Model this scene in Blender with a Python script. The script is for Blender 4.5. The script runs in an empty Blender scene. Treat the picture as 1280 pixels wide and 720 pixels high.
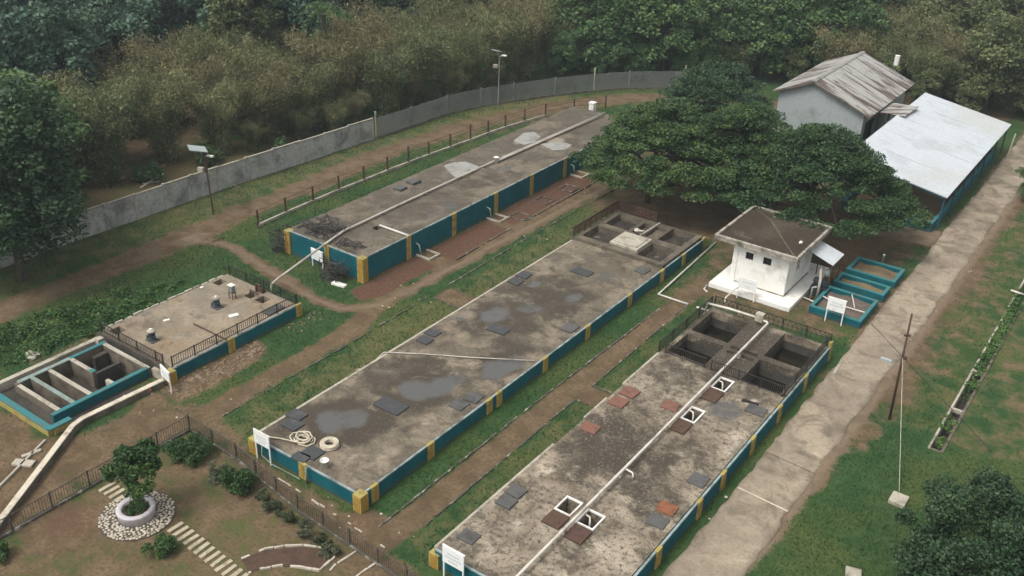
import bpy, math, random
import numpy as np
from mathutils import Vector, Matrix
R_ = random.Random(7)
rng = np.random.default_rng(11)
sc = bpy.context.scene
COL = sc.collection
PI = math.pi

# ------------------------------------------------------------------ camera (solved from the photograph's vanishing points)
FOC, PITCH, ROLL, YAW, CAMH = 1234.16, 0.489829, 0.0391787, 0.603110, 30.0
cy_, sy_, cp_, sp_ = math.cos(YAW), math.sin(YAW), math.cos(PITCH), math.sin(PITCH)
CF = Vector((-sy_*cp_, cy_*cp_, -sp_)); CR0 = Vector((cy_, sy_, 0)); CU0 = CR0.cross(CF)
cr_, sr_ = math.cos(ROLL), math.sin(ROLL)
CR = cr_*CR0 + sr_*CU0; CU = -sr_*CR0 + cr_*CU0
cam = bpy.data.cameras.new('camera'); camo = bpy.data.objects.new('camera', cam); COL.objects.link(camo)
cam.sensor_width = 36; cam.lens = FOC*36/1280; cam.clip_start = 0.5; cam.clip_end = 6000
camo.matrix_world = Matrix(((CR.x, CU.x, -CF.x, 0), (CR.y, CU.y, -CF.y, 0), (CR.z, CU.z, -CF.z, CAMH), (0, 0, 0, 1)))
sc.camera = camo

def G(px, py, z=0.0):
    """survey point: where the sight line of a photo pixel meets the level z"""
    d = CF*FOC + CR*(px-640) - CU*(py-360)
    t = (z-CAMH)/d.z
    return (d.x*t, d.y*t, z)
def proj(x, y, z):
    d = Vector((x, y, z-CAMH)); w = d.dot(CF)
    return 640+FOC*d.dot(CR)/w, 360-FOC*d.dot(CU)/w, w

# ------------------------------------------------------------------ mesh helpers
class MB:
    def __init__(s): s.v = []; s.f = []
    def quad(s, a, b, c, d):
        n = len(s.v); s.v += [a, b, c, d]; s.f.append((n, n+1, n+2, n+3))
    def box(s, x0, x1, y0, y1, z0, z1, j=0.0):
        n = len(s.v)
        q = lambda: R_.uniform(-j, j) if j else 0
        for z in (z0, z1):
            for x, y in ((x0, y0), (x1, y0), (x1, y1), (x0, y1)): s.v.append((x+q(), y+q(), z+q()))
        s.f += [(n+3, n+2, n+1, n), (n+4, n+5, n+6, n+7)] + [(n+i, n+(i+1) % 4, n+4+(i+1) % 4, n+4+i) for i in range(4)]
        return s
    def obox(s, c, size, rz=0, tilt=(0, 0)):
        """box centred at c, size, turned by rz and tilted about x, y"""
        M = Matrix.Rotation(rz, 3, 'Z') @ Matrix.Rotation(tilt[1], 3, 'Y') @ Matrix.Rotation(tilt[0], 3, 'X')
        n = len(s.v); hx, hy, hz = size[0]/2, size[1]/2, size[2]/2
        for z in (-hz, hz):
            for x, y in ((-hx, -hy), (hx, -hy), (hx, hy), (-hx, hy)):
                p = M @ Vector((x, y, z)); s.v.append((c[0]+p.x, c[1]+p.y, c[2]+p.z))
        s.f += [(n+3, n+2, n+1, n), (n+4, n+5, n+6, n+7)] + [(n+i, n+(i+1) % 4, n+4+(i+1) % 4, n+4+i) for i in range(4)]
        return s
    def bar(s, a, b, w, h=None):
        """square bar between two points"""
        h = h or w
        a, b = Vector(a), Vector(b); d = (b-a).normalized()
        up = Vector((0, 0, 1)) if abs(d.z) < .95 else Vector((0, 1, 0))
        x = d.cross(up).normalized()*w/2; y = x.cross(d).normalized()*h/2
        n = len(s.v)
        for p in (a, b):
            for q in (-x-y, x-y, x+y, -x+y): s.v.append(tuple(p+q))
        s.f += [(n+3, n+2, n+1, n), (n+4, n+5, n+6, n+7)] + [(n+i, n+(i+1) % 4, n+4+(i+1) % 4, n+4+i) for i in range(4)]
        return s
    def tube(s, pts, r, n=8, closed=False, cap=True):
        pts = [Vector(p) for p in pts]; m = len(pts)
        rr = r if isinstance(r, (list, tuple)) else [r]*m
        base = len(s.v); prev = None
        for i, p in enumerate(pts):
            a = pts[(i-1) % m] if (closed or i > 0) else p
            b = pts[(i+1) % m] if (closed or i < m-1) else p
            d = (b-a).normalized()
            if prev is None:
                u = d.cross(Vector((0, 0, 1)) if abs(d.z) < .9 else Vector((1, 0, 0))).normalized()
            else:
                u = (prev-d*prev.dot(d)).normalized()
            prev = u; w = d.cross(u)
            for k in range(n):
                t = 2*PI*k/n; s.v.append(tuple(p+(u*math.cos(t)+w*math.sin(t))*rr[i]))
        for i in range(m if closed else m-1):
            for k in range(n):
                A = base+i*n; B = base+((i+1) % m)*n
                s.f.append((A+k, A+(k+1) % n, B+(k+1) % n, B+k))
        if cap and not closed:
            s.f.append(tuple(base+k for k in range(n))[::-1]); s.f.append(tuple(base+(m-1)*n+k for k in range(n)))
        return s
    def lathe(s, c, prof, n=24):
        """prof: list of (r, z)"""
        base = len(s.v)
        for r, z in prof:
            for k in range(n):
                t = 2*PI*k/n; s.v.append((c[0]+r*math.cos(t), c[1]+r*math.sin(t), c[2]+z))
        for i in range(len(prof)-1):
            for k in range(n):
                A = base+i*n; B = A+n
                s.f.append((A+k, A+(k+1) % n, B+(k+1) % n, B+k))
        s.f.append(tuple(base+k for k in range(n))[::-1]); s.f.append(tuple(base+(len(prof)-1)*n+k for k in range(n)))
        return s
    def prism(s, poly, z0, z1):
        n = len(s.v); m = len(poly)
        for z in (z0, z1):
            for x, y in poly: s.v.append((x, y, z))
        s.f.append(tuple(range(n+m-1, n-1, -1))); s.f.append(tuple(range(n+m, n+2*m)))
        for i in range(m): s.f.append((n+i, n+(i+1) % m, n+m+(i+1) % m, n+m+i))
        return s
    def rock(s, c, r, fl=.6):
        n = len(s.v); k = 6
        a0 = R_.uniform(0, 6)
        for z, q in ((0, .85), (.6, 1.0), (1.0, .55)):
            for i in range(k):
                t = a0+2*PI*i/k; rr = r*q*R_.uniform(.75, 1.2)
                s.v.append((c[0]+rr*math.cos(t), c[1]+rr*math.sin(t), c[2]+z*r*fl*R_.uniform(.85, 1.1)))
        for j in range(2):
            for i in range(k): s.f.append((n+j*k+i, n+j*k+(i+1) % k, n+(j+1)*k+(i+1) % k, n+(j+1)*k+i))
        s.f.append(tuple(n+2*k+i for i in range(k)))
        return s

def link(name, me, mat, parent=None):
    o = bpy.data.objects.new(name, me); COL.objects.link(o)
    if mat: me.materials.append(mat)
    if parent is not None:
        o.parent = parent
        o.matrix_parent_inverse = Matrix.Translation(parent.location).inverted() if parent.parent is None else Matrix.Identity(4)
        if parent.parent is not None:
            o.matrix_parent_inverse = (Matrix.Translation(parent.parent.location) if parent.type != 'EMPTY' else Matrix.Identity(4)).inverted() if False else Matrix.Identity(4)
    return o
def build(mb, name, mat, parent=None, smooth=False, bevel=0):
    """ONE mesh object from a builder; vertices are given in world space, moved into the parent's space"""
    me = bpy.data.meshes.new(name)
    off = Vector((0, 0, 0)); q = parent
    while q is not None: off += q.location; q = q.parent
    v = [(a-off.x, b-off.y, c-off.z) for a, b, c in mb.v] if parent is not None else mb.v
    me.from_pydata(v, [], mb.f); me.materials.append(mat)
    if smooth: me.polygons.foreach_set('use_smooth', [True]*len(me.polygons))
    o = bpy.data.objects.new(name, me); COL.objects.link(o)
    if parent is not None: o.parent = parent
    if bevel:
        b = o.modifiers.new('bevel', 'BEVEL'); b.width = bevel; b.segments = 2; b.limit_method = 'ANGLE'
    return o
def npmesh(name, V, F, mat, smooth=False):
    me = bpy.data.meshes.new(name); V = np.asarray(V, np.float32); F = np.asarray(F, np.int32)
    k = F.shape[1]
    me.vertices.add(len(V)); me.vertices.foreach_set('co', V.ravel())
    me.loops.add(F.size); me.loops.foreach_set('vertex_index', F.ravel())
    me.polygons.add(len(F)); me.polygons.foreach_set('loop_start', np.arange(0, F.size, k, dtype=np.int32))
    if smooth: me.polygons.foreach_set('use_smooth', np.ones(len(F), bool))
    me.update(calc_edges=True); me.materials.append(mat)
    return me
def tag(o, label=None, cat=None, group=None, kind=None):
    if label: o['label'] = label
    if cat: o['category'] = cat
    if group: o['group'] = group
    if kind: o['kind'] = kind
    return o
def thing(name, loc, label, cat, group=None):
    o = bpy.data.objects.new(name, None); COL.objects.link(o); o.location = loc; o.empty_display_size = .2
    return tag(o, label, cat, group)
def copy_tree(o, parent=None):
    c = o.copy(); COL.objects.link(c)
    if parent is not None: c.parent = parent
    for ch in list(o.children): copy_tree(ch, c)
    return c

# ------------------------------------------------------------------ materials
def new_mat(name):
    m = bpy.data.materials.new(name); m.use_nodes = True; nt = m.node_tree
    for n in list(nt.nodes): nt.nodes.remove(n)
    out = nt.nodes.new('ShaderNodeOutputMaterial'); b = nt.nodes.new('ShaderNodeBsdfPrincipled')
    nt.links.new(b.outputs[0], out.inputs[0])
    return m, nt, b
def node(nt, typ, ins=None, **kw):
    n = nt.nodes.new(typ)
    for k, v in kw.items(): setattr(n, k, v)
    for k, v in (ins or {}).items():
        if isinstance(v, bpy.types.NodeSocket): nt.links.new(v, n.inputs[k])
        else: n.inputs[k].default_value = v
    return n
def noise(nt, scale, detail=6, rough=.6, vec=None, dist=0.0):
    ins = {'Scale': scale, 'Detail': detail, 'Roughness': rough, 'Distortion': dist}
    if vec is not None: ins['Vector'] = vec
    return node(nt, 'ShaderNodeTexNoise', ins).outputs['Fac']
def ramp(nt, fac, lo, hi):
    n = node(nt, 'ShaderNodeMapRange', {'Value': fac, 'From Min': lo, 'From Max': hi, 'To Min': 0.0, 'To Max': 1.0}, clamp=True, interpolation_type='SMOOTHSTEP')
    return n.outputs[0]
def mix(nt, fac, a, b, mode='MIX'):
    n = nt.nodes.new('ShaderNodeMix'); n.data_type = 'RGBA'; n.blend_type = mode
    for idx, v in ((0, fac), (6, a), (7, b)):
        if isinstance(v, bpy.types.NodeSocket): nt.links.new(v, n.inputs[idx])
        elif idx == 0: n.inputs[0].default_value = v
        else: n.inputs[idx].default_value = (*v, 1)
    return n.outputs[2]
def math_(nt, op, a, b=None, clamp=False):
    n = nt.nodes.new('ShaderNodeMath'); n.operation = op; n.use_clamp = clamp
    for i, v in enumerate((a, b)):
        if v is None: continue
        if isinstance(v, bpy.types.NodeSocket): nt.links.new(v, n.inputs[i])
        else: n.inputs[i].default_value = v
    return n.outputs[0]
def bump(nt, b, h, strength=.4, dist=.03):
    n = node(nt, 'ShaderNodeBump', {'Strength': strength, 'Distance': dist, 'Height': h})
    nt.links.new(n.outputs[0], b.inputs['Normal'])
def position(nt): return nt.nodes.new('ShaderNodeNewGeometry').outputs['Position']

def worn(name, base, dirt, amount=.5, scale=1.2, rough=.8, fine=.25, metallic=0.0, bumps=.25, third=None, spec=.3):
    """painted / bare surface with large stains and fine grain"""
    m, nt, b = new_mat(name); P = position(nt)
    n1 = noise(nt, scale, 8, .65, P, .4); n2 = noise(nt, scale*9, 5, .6, P); n3 = noise(nt, scale*.23, 4, .5, P)
    k = ramp(nt, n1, .62-amount*.35, .82-amount*.2)
    c = mix(nt, k, base, dirt)
    if third: c = mix(nt, ramp(nt, n3, .5, .66), c, third)
    c = mix(nt, fine, c, node(nt, 'ShaderNodeMapRange', {'Value': n2, 'From Min': .3, 'From Max': .7, 'To Min': .35, 'To Max': 1.25}).outputs[0], 'MULTIPLY')
    nt.links.new(c, b.inputs['Base Color']); b.inputs['Roughness'].default_value = rough; b.inputs['Metallic'].default_value = metallic
    b.inputs['Specular IOR Level'].default_value = spec
    if bumps: bump(nt, b, n2, bumps, .02)
    return m

M = {}
M['teal'] = worn('teal_paint', (.002, .088, .108), (.006, .115, .130), .25, .9, .7, .3, spec=.12)
M['cap'] = worn('pale_cap', (.25, .30, .30), (.08, .09, .08), .6, 1.4, .8, .3)
M['rim'] = worn('rim_paint', (.028, .150, .160), (.075, .10, .088), .5, 1.6, .7, .3)
M['rim_dull'] = worn('dull_rim', (.19, .27, .25), (.17, .14, .10), .6, 2.0, .8, .4)
M['yellow'] = worn('yellow_paint', (.31, .25, .075), (.16, .125, .05), .55, 2.2, .7, .3)
M['ochre'] = worn('ochre_paint', (.31, .18, .03), (.17, .10, .03), .4, 2.2, .7, .3)
M['white'] = worn('white_paint', (.66, .65, .61), (.40, .37, .31), .36, .8, .7, .15, bumps=.1)
M['signwhite'] = worn('sign_white', (.66, .67, .66), (.52, .52, .49), .3, 2.5, .5, .08, bumps=0)
M['text'] = worn('sign_lettering', (.42, .44, .46), (.52, .53, .54), .4, 6, .6, .1, bumps=0)
M['pvc'] = worn('white_pipe', (.52, .49, .44), (.28, .25, .20), .45, 1.1, .5, .15, bumps=0)
M['pvc_old'] = worn('old_pipe', (.40, .37, .32), (.24, .21, .17), .5, 1.4, .6, .2, bumps=0)
M['conc'] = worn('bare_concrete', (.135, .112, .085), (.050, .042, .032), .64, 1.1, .9, .45)
M['conc_pale'] = worn('pale_concrete', (.36, .33, .27), (.17, .15, .115), .5, 1.0, .9, .4)
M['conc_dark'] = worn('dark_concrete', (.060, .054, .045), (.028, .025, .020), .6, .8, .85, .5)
M['plank'] = worn('lid_grey', (.085, .083, .080), (.045, .043, .040), .5, 1.5, .8, .35)
M['slate'] = worn('lid_slate', (.045, .047, .050), (.075, .072, .066), .4, 1.8, .6, .35)
M['rust'] = worn('rusty_lid', (.078, .043, .030), (.042, .028, .021), .5, 3.0, .85, .4)
M['redlid'] = worn('red_brown_lid', (.17, .080, .055), (.10, .060, .045), .5, 2.0, .85, .35)
M['orange'] = worn('orange_rust', (.20, .075, .035), (.085, .042, .028), .5, 2.6, .8, .35)
M['rustpost'] = worn('rusty_steel', (.075, .038, .026), (.035, .024, .020), .5, 4.0, .8, .3)
M['black'] = worn('black_iron', (.022, .020, .019), (.050, .040, .034), .4, 3.0, .6, .3)
M['wire'] = worn('dark_wire', (.035, .033, .032), (.065, .055, .05), .4, 5.0, .6, .2, bumps=0)
M['galv'] = worn('grey_wire', (.175, .18, .17), (.11, .11, .10), .4, .6, .6, .2, bumps=0)
M['panelwall'] = worn('wall_panel', (.33, .335, .31), (.13, .13, .118), .55, .55, .9, .45, third=(.24, .23, .205))
M['pump'] = worn('pump_blue_grey', (.028, .045, .058), (.05, .05, .045), .4, 5.0, .5, .3)
M['solar'] = worn('lamp_panel', (.30, .345, .35), (.26, .30, .31), .3, 3.0, .35, .1, bumps=0)
M['sand'] = worn('basin_sand', (.155, .110, .060), (.085, .07, .045), .5, .9, .95, .5)
M['sludge'] = worn('basin_sludge', (.115, .090, .075), (.06, .05, .042), .5, .7, .9, .45)
M['darksoil'] = worn('dark_sludge', (.036, .030, .024), (.060, .050, .040), .45, .9, .9, .5)
M['soil'] = worn('bed_soil', (.075, .044, .030), (.045, .030, .022), .5, 1.8, .95, .6)
M['roofmoss'] = worn('mossy_roof', (.036, .026, .016), (.10, .085, .062), .38, .8, .95, .45, third=(.062, .046, .030))
M['fascia'] = worn('stained_fascia', (.34, .31, .26), (.085, .073, .056), .66, 2.0, .9, .45)
M['bluewhite'] = worn('painted_roof_sheet', (.42, .45, .475), (.345, .365, .38), .45, .45, .7, .2, third=(.39, .405, .40), bumps=.1)
M['greywall'] = worn('grey_render', (.285, .315, .315), (.19, .205, .20), .4, .45, .9, .2)
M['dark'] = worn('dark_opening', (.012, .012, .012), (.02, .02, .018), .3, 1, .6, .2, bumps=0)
M['hose'] = worn('pale_hose', (.47, .42, .32), (.32, .28, .21), .5, 3.0, .6, .2, bumps=0)
M['lavender'] = worn('planter_render', (.43, .40, .42), (.28, .25, .24), .45, 1.2, .85, .25)
M['stone'] = worn('white_stones', (.42, .38, .31), (.22, .19, .15), .5, 3.0, .9, .3)
M['mortar'] = worn('dark_mortar', (.080, .066, .048), (.045, .04, .03), .5, 3, .95, .4)
M['step'] = worn('step_slab', (.36, .32, .23), (.18, .16, .10), .5, 2.0, .9, .35)
M['kerb'] = worn('path_kerb', (.075, .065, .050), (.42, .39, .33), .34, 2.2, .9, .4)
M['bark'] = worn('bark', (.060, .046, .034), (.030, .024, .019), .5, 3, .95, .5)
M['culm'] = worn('bamboo_cane', (.10, .085, .045), (.06, .05, .03), .5, 1.5, .7, .3)
M['brickred'] = worn('clay', (.27, .10, .05), (.14, .06, .04), .4, 4, .9, .3)
M['tealdark'] = worn('blue_post', (.012, .060, .095), (.02, .04, .05), .35, 2, .6, .3)
M['fencegrey'] = worn('weathered_iron', (.060, .052, .042), (.10, .088, .072), .5, 2.5, .8, .3)
M['paletop'] = worn('pale_wall_top', (.50, .45, .36), (.26, .22, .17), .5, 1.2, .9, .35)
M['cement'] = worn('grey_cement', (.26, .26, .24), (.15, .14, .12), .5, 1.0, .9, .35)
M['rubble'] = worn('rubble_stone', (.165, .12, .078), (.10, .075, .05), .5, 2.5, .95, .4, third=(.21, .16, .11))

def teal_wall():
    m, nt, b = new_mat('weathered_teal'); P = position(nt); sep = node(nt, 'ShaderNodeSeparateXYZ', {'Vector': P})
    n1 = noise(nt, 1.0, 7, .65, P, .3); n2 = noise(nt, 8, 5, .65, P)
    sv = node(nt, 'ShaderNodeCombineXYZ', {'X': math_(nt, 'MULTIPLY', sep.outputs[0], 3.2), 'Y': math_(nt, 'MULTIPLY', sep.outputs[1], 3.2), 'Z': math_(nt, 'MULTIPLY', sep.outputs[2], .35)}).outputs[0]
    n3 = noise(nt, 1.0, 6, .7, sv)
    c = mix(nt, ramp(nt, n1, .38, .66), (.002, .066, .084), (.004, .088, .104))
    c = mix(nt, math_(nt, 'MULTIPLY', ramp(nt, n3, .54, .72), .45), c, (.030, .085, .088))
    c = mix(nt, math_(nt, 'MULTIPLY', ramp(nt, n3, .30, .42), -.35), c, c) if False else c
    mud = ramp(nt, math_(nt, 'ADD', math_(nt, 'MULTIPLY', sep.outputs[2], -2.2), math_(nt, 'MULTIPLY', n2, 1.1)), .12, .46)
    c = mix(nt, math_(nt, 'MULTIPLY', mud, .7), c, (.075, .058, .038))
    c = mix(nt, math_(nt, 'MULTIPLY', ramp(nt, n2, .62, .70), .35), c, (.12, .13, .12))
    nt.links.new(c, b.inputs['Base Color']); b.inputs['Roughness'].default_value = .75; b.inputs['Specular IOR Level'].default_value = .15; bump(nt, b, n2, .25, .02)
    return m
M['teal'] = teal_wall()

def roof_sheet():
    m, nt, b = new_mat('corrugated_roof'); P = position(nt)
    sep = node(nt, 'ShaderNodeSeparateXYZ', {'Vector': P}); y = sep.outputs['Y']; x = sep.outputs['X']
    # sheets run down the slope: stains vary fast along the ridge (y), slowly down the slope (x)
    v = node(nt, 'ShaderNodeCombineXYZ', {'X': math_(nt, 'MULTIPLY', x, .16), 'Y': math_(nt, 'MULTIPLY', y, 1.0), 'Z': 0.0}).outputs[0]
    n1 = noise(nt, 1.0, 7, .7, v); v2 = node(nt, 'ShaderNodeCombineXYZ', {'X': math_(nt, 'MULTIPLY', x, .35), 'Y': math_(nt, 'MULTIPLY', y, .45), 'Z': 3.0}).outputs[0]
    n2 = noise(nt, 1.0, 5, .6, v2); n3 = noise(nt, 6, 4, .6, P)
    c = mix(nt, ramp(nt, n1, .49, .57), (.34, .335, .315), (.085, .058, .046))
    c = mix(nt, ramp(nt, n2, .56, .66), c, (.105, .058, .042))
    c = mix(nt, .25, c, n3, 'MULTIPLY')
    w = math_(nt, 'SINE', math_(nt, 'MULTIPLY', y, 2*PI/.22)); 
    bump(nt, b, w, .6, .03)
    nt.links.new(c, b.inputs['Base Color']); b.inputs['Roughness'].default_value = .6
    return m
M['roofsheet'] = roof_sheet()

def terrain():
    """ground: grass, worn dirt, dry and red-brown patches by the 'cover' attribute (r dirt, g dry, b red-brown, a wet/pale track)"""
    m, nt, b = new_mat('terrain'); P = position(nt)
    at = node(nt, 'ShaderNodeAttribute', attribute_name='cover'); sep = node(nt, 'ShaderNodeSeparateColor', {'Color': at.outputs['Color']})
    r, g, bl, a = sep.outputs[0], sep.outputs[1], sep.outputs[2], at.outputs['Alpha']
    big = noise(nt, .16, 5, .55, P); mid = noise(nt, .9, 8, .62, P, .3); fin = noise(nt, 5.5, 6, .65, P); grit = noise(nt, 22, 3, .6, P)
    grass = mix(nt, ramp(nt, mid, .36, .66), (.020, .056, .017), (.040, .078, .026))
    grass = mix(nt, ramp(nt, big, .44, .62), grass, (.066, .084, .026))
    grass = mix(nt, ramp(nt, fin, .40, .70), grass, (.022, .044, .012))
    dry = mix(nt, ramp(nt, fin, .35, .65), (.088, .086, .034), (.128, .104, .048))
    gm = math_(nt, 'ADD', g, math_(nt, 'MULTIPLY', math_(nt, 'SUBTRACT', mid, .5), 1.8))
    c = mix(nt, ramp(nt, gm, .15, .95), grass, dry)
    dirt = mix(nt, ramp(nt, mid, .35, .68), (.092, .062, .034), (.148, .104, .062))
    dirt = mix(nt, ramp(nt, fin, .42, .72), dirt, (.060, .046, .029))
    track = mix(nt, ramp(nt, mid, .35, .65), (.185, .140, .095), (.122, .090, .060))
    dirt = mix(nt, ramp(nt, math_(nt, 'ADD', a, math_(nt, 'MULTIPLY', math_(nt, 'SUBTRACT', mid, .5), 1.2)), .3, .8), dirt, track)
    dm = math_(nt, 'ADD', r, math_(nt, 'ADD', math_(nt, 'MULTIPLY', math_(nt, 'SUBTRACT', mid, .5), 1.3), math_(nt, 'MULTIPLY', math_(nt, 'SUBTRACT', fin, .5), .9)))
    c = mix(nt, ramp(nt, dm, .30, .66), c, dirt)
    red = mix(nt, ramp(nt, fin, .35, .65), (.070, .036, .024), (.105, .060, .038))
    bm = math_(nt, 'ADD', bl, math_(nt, 'MULTIPLY', math_(nt, 'SUBTRACT', fin, .5), 1.1))
    c = mix(nt, ramp(nt, bm, .35, .62), c, red)
    c = mix(nt, .32, c, node(nt, 'ShaderNodeMapRange', {'Value': grit, 'From Min': .3, 'From Max': .7, 'To Min': .35, 'To Max': 1.5}).outputs[0], 'MULTIPLY')
    nt.links.new(c, b.inputs['Base Color']); b.inputs['Roughness'].default_value = .95; b.inputs['Specular IOR Level'].default_value = .15
    bump(nt, b, math_(nt, 'ADD', fin, math_(nt, 'MULTIPLY', grit, .5)), .5, .08)
    return m
M['terrain'] = terrain()

def slab_mat(name, pale, mid_, dark, brown, wetcol, mott=1.0, blot=.9):
    """weathered tank-roof concrete; 'cover' attribute: r standing water, g brown algae, b pale cement"""
    m, nt, b = new_mat(name); P = position(nt)
    at = node(nt, 'ShaderNodeAttribute', attribute_name='cover'); sep = node(nt, 'ShaderNodeSeparateColor', {'Color': at.outputs['Color']})
    r, g, bl = sep.outputs
    n1 = noise(nt, blot, 9, .68, P, .5); n2 = noise(nt, 4.2, 8, .7, P, .3); n3 = noise(nt, .33, 5, .55, P); n4 = noise(nt, 20, 3, .6, P)
    n5 = noise(nt, blot*.45, 6, .6, P, .8); n6 = noise(nt, 9.0, 6, .72, P, .2)
    c = mix(nt, ramp(nt, n5, .38, .64), mid_, pale)
    gm = math_(nt, 'ADD', g, math_(nt, 'MULTIPLY', math_(nt, 'SUBTRACT', n1, .5), 2.4))
    c = mix(nt, ramp(nt, gm, .15, .95), c, brown)
    n7 = noise(nt, blot*.8, 7, .66, node(nt, 'ShaderNodeVectorMath', {0: P, 1: (31.0, 17.0, 0.0)}).outputs[0], 1.2)
    c = mix(nt, math_(nt, 'MULTIPLY', ramp(nt, n7, .50, .64), .65), c, brown)
    c = mix(nt, math_(nt, 'MULTIPLY', ramp(nt, n1, .50, .66), .75), c, dark)
    bm = math_(nt, 'ADD', bl, math_(nt, 'MULTIPLY', math_(nt, 'SUBTRACT', n1, .5), 1.5))
    c = mix(nt, ramp(nt, bm, .30, .72), c, tuple(min(1, x*1.3+.03) for x in pale))
    c = mix(nt, math_(nt, 'MULTIPLY', ramp(nt, n2, .47, .66), mott), c, dark)
    c = mix(nt, math_(nt, 'MULTIPLY', ramp(nt, n6, .54, .68), mott*.6), c, tuple(min(1, x*1.15+.02) for x in pale))
    c = mix(nt, math_(nt, 'MULTIPLY', ramp(nt, n6, .36, .46), -.5*mott), c, dark) if False else c
    c = mix(nt, .35, c, node(nt, 'ShaderNodeMapRange', {'Value': n4, 'From Min': .3, 'From Max': .7, 'To Min': .35, 'To Max': 1.5}).outputs[0], 'MULTIPLY')
    wm = ramp(nt, math_(nt, 'ADD', r, math_(nt, 'ADD', math_(nt, 'MULTIPLY', math_(nt, 'SUBTRACT', n1, .5), 1.5), math_(nt, 'MULTIPLY', math_(nt, 'SUBTRACT', n5, .5), .8))), .22, .88)
    c = mix(nt, wm, c, wetcol)
    nt.links.new(c, b.inputs['Base Color'])
    ro = node(nt, 'ShaderNodeMapRange', {'Value': wm, 'From Min': 0.0, 'From Max': 1.0, 'To Min': .88, 'To Max': .07}).outputs[0]
    nt.links.new(ro, b.inputs['Roughness']); b.inputs['Specular IOR Level'].default_value = .45
    h = math_(nt, 'MULTIPLY', math_(nt, 'ADD', n2, n4), math_(nt, 'SUBTRACT', 1.0, wm))
    bump(nt, b, h, .35, .03)
    return m
M['slabC'] = slab_mat('tank_top_brown', (.190, .155, .110), (.096, .078, .055), (.042, .034, .024), (.040, .030, .019), (.072, .071, .067), .5)
M['slabB'] = slab_mat('tank_top_lichen', (.275, .232, .172), (.142, .114, .080), (.044, .034, .023), (.042, .032, .021), (.070, .067, .062), .95)
M['slabA'] = slab_mat('tank_top_dark', (.145, .120, .086), (.076, .063, .046), (.042, .034, .026), (.056, .041, .026), (.065, .065, .060), .45)
M['slabD'] = slab_mat('tank_top_tan', (.245, .200, .142), (.172, .146, .110), (.085, .072, .056), (.205, .145, .082), (.075, .07, .06), .45)
M['road'] = slab_mat('road_concrete', (.290, .240, .175), (.205, .168, .122), (.118, .096, .068), (.095, .074, .051), (.2, .17, .13), .5, .6)

def water_mat():
    m, nt, b = new_mat('still_water'); P = position(nt); n = noise(nt, 1.2, 4, .5, P)
    c = mix(nt, ramp(nt, n, .35, .65), (.006, .006, .004), (.014, .012, .008)); nt.links.new(c, b.inputs['Base Color'])
    b.inputs['Roughness'].default_value = .04; b.inputs['Specular IOR Level'].default_value = .5
    bump(nt, b, noise(nt, 3, 2, .5, P), .04, .02)
    return m
M['water'] = water_mat()

def leaf_mat(name, cols, scale=.5, trans=.12, rough=.55, spread=.5):
    """cols: dark, mid, light leaf colours; varies leaf by leaf and by branch"""
    m, nt, b = new_mat(name)
    ge = nt.nodes.new('ShaderNodeNewGeometry'); ri = ge.outputs['Random Per Island']
    tc = nt.nodes.new('ShaderNodeTexCoord'); oi = nt.nodes.new('ShaderNodeObjectInfo')
    n1 = noise(nt, scale, 5, .6, tc.outputs['Object'])
    f = math_(nt, 'ADD', math_(nt, 'MULTIPLY', ri, spread), math_(nt, 'MULTIPLY', ramp(nt, n1, .35, .65), 1-spread))
    f = math_(nt, 'ADD', f, math_(nt, 'MULTIPLY', math_(nt, 'SUBTRACT', oi.outputs['Random'], .5), .35))
    c = mix(nt, ramp(nt, f, .05, .55), cols[0], cols[1]); c = mix(nt, ramp(nt, f, .5, 1.0), c, cols[2])
    nt.links.new(c, b.inputs['Base Color']); b.inputs['Roughness'].default_value = rough; b.inputs['Specular IOR Level'].default_value = .25
    tr = nt.nodes.new('ShaderNodeBsdfTranslucent'); nt.links.new(c, tr.inputs['Color'])
    ms = nt.nodes.new('ShaderNodeMixShader'); ms.inputs[0].default_value = trans
    out = [n for n in nt.nodes if n.type == 'OUTPUT_MATERIAL'][0]
    nt.links.new(b.outputs[0], ms.inputs[1]); nt.links.new(tr.outputs[0], ms.inputs[2]); nt.links.new(ms.outputs[0], out.inputs[0])
    return m
M['leaf_rain'] = leaf_mat('rain_tree_leaves', ((.016, .040, .014), (.033, .070, .021), (.082, .126, .036)), .6, .14, .55, .4)
M['leaf_dark'] = leaf_mat('dark_leaves', ((.018, .042, .020), (.032, .066, .027), (.058, .100, .040)))
M['leaf_green'] = leaf_mat('green_leaves', ((.038, .084, .030), (.068, .126, .042), (.112, .170, .058)), .5, .2, .55, .25)
M['leaf_olive'] = leaf_mat('olive_leaves', ((.066, .090, .036), (.110, .135, .054), (.168, .180, .080)), .5, .22, .55, .25)
M['leaf_hazed'] = leaf_mat('haze_tinted_leaves', ((.038, .082, .058), (.070, .128, .082), (.110, .175, .105)), .5, .2, .55, .25)  # distance haze put into the leaf colour: bluer and brighter green
M['leaf_bamboo'] = leaf_mat('bamboo_leaves', ((.070, .090, .034), (.134, .150, .060), (.250, .240, .120)), .55, .25, .55, .25)
M['leaf_bamboo_dry'] = leaf_mat('dry_bamboo_leaves', ((.096, .098, .042), (.164, .152, .070), (.255, .222, .116)), .55, .25, .55, .25)
M['leaf_shrub'] = leaf_mat('shrub_leaves', ((.018, .046, .013), (.036, .080, .020), (.090, .140, .036)))
M['leaf_hedge'] = leaf_mat('grey_green_leaves', ((.045, .058, .030), (.080, .095, .052), (.14, .15, .095)))
M['leaf_weed'] = leaf_mat('weed_leaves', ((.018, .050, .012), (.038, .090, .020), (.090, .150, .040)))
M['blade'] = leaf_mat('grass_blades', ((.020, .056, .018), (.038, .080, .028), (.068, .104, .038)), .3)

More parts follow.
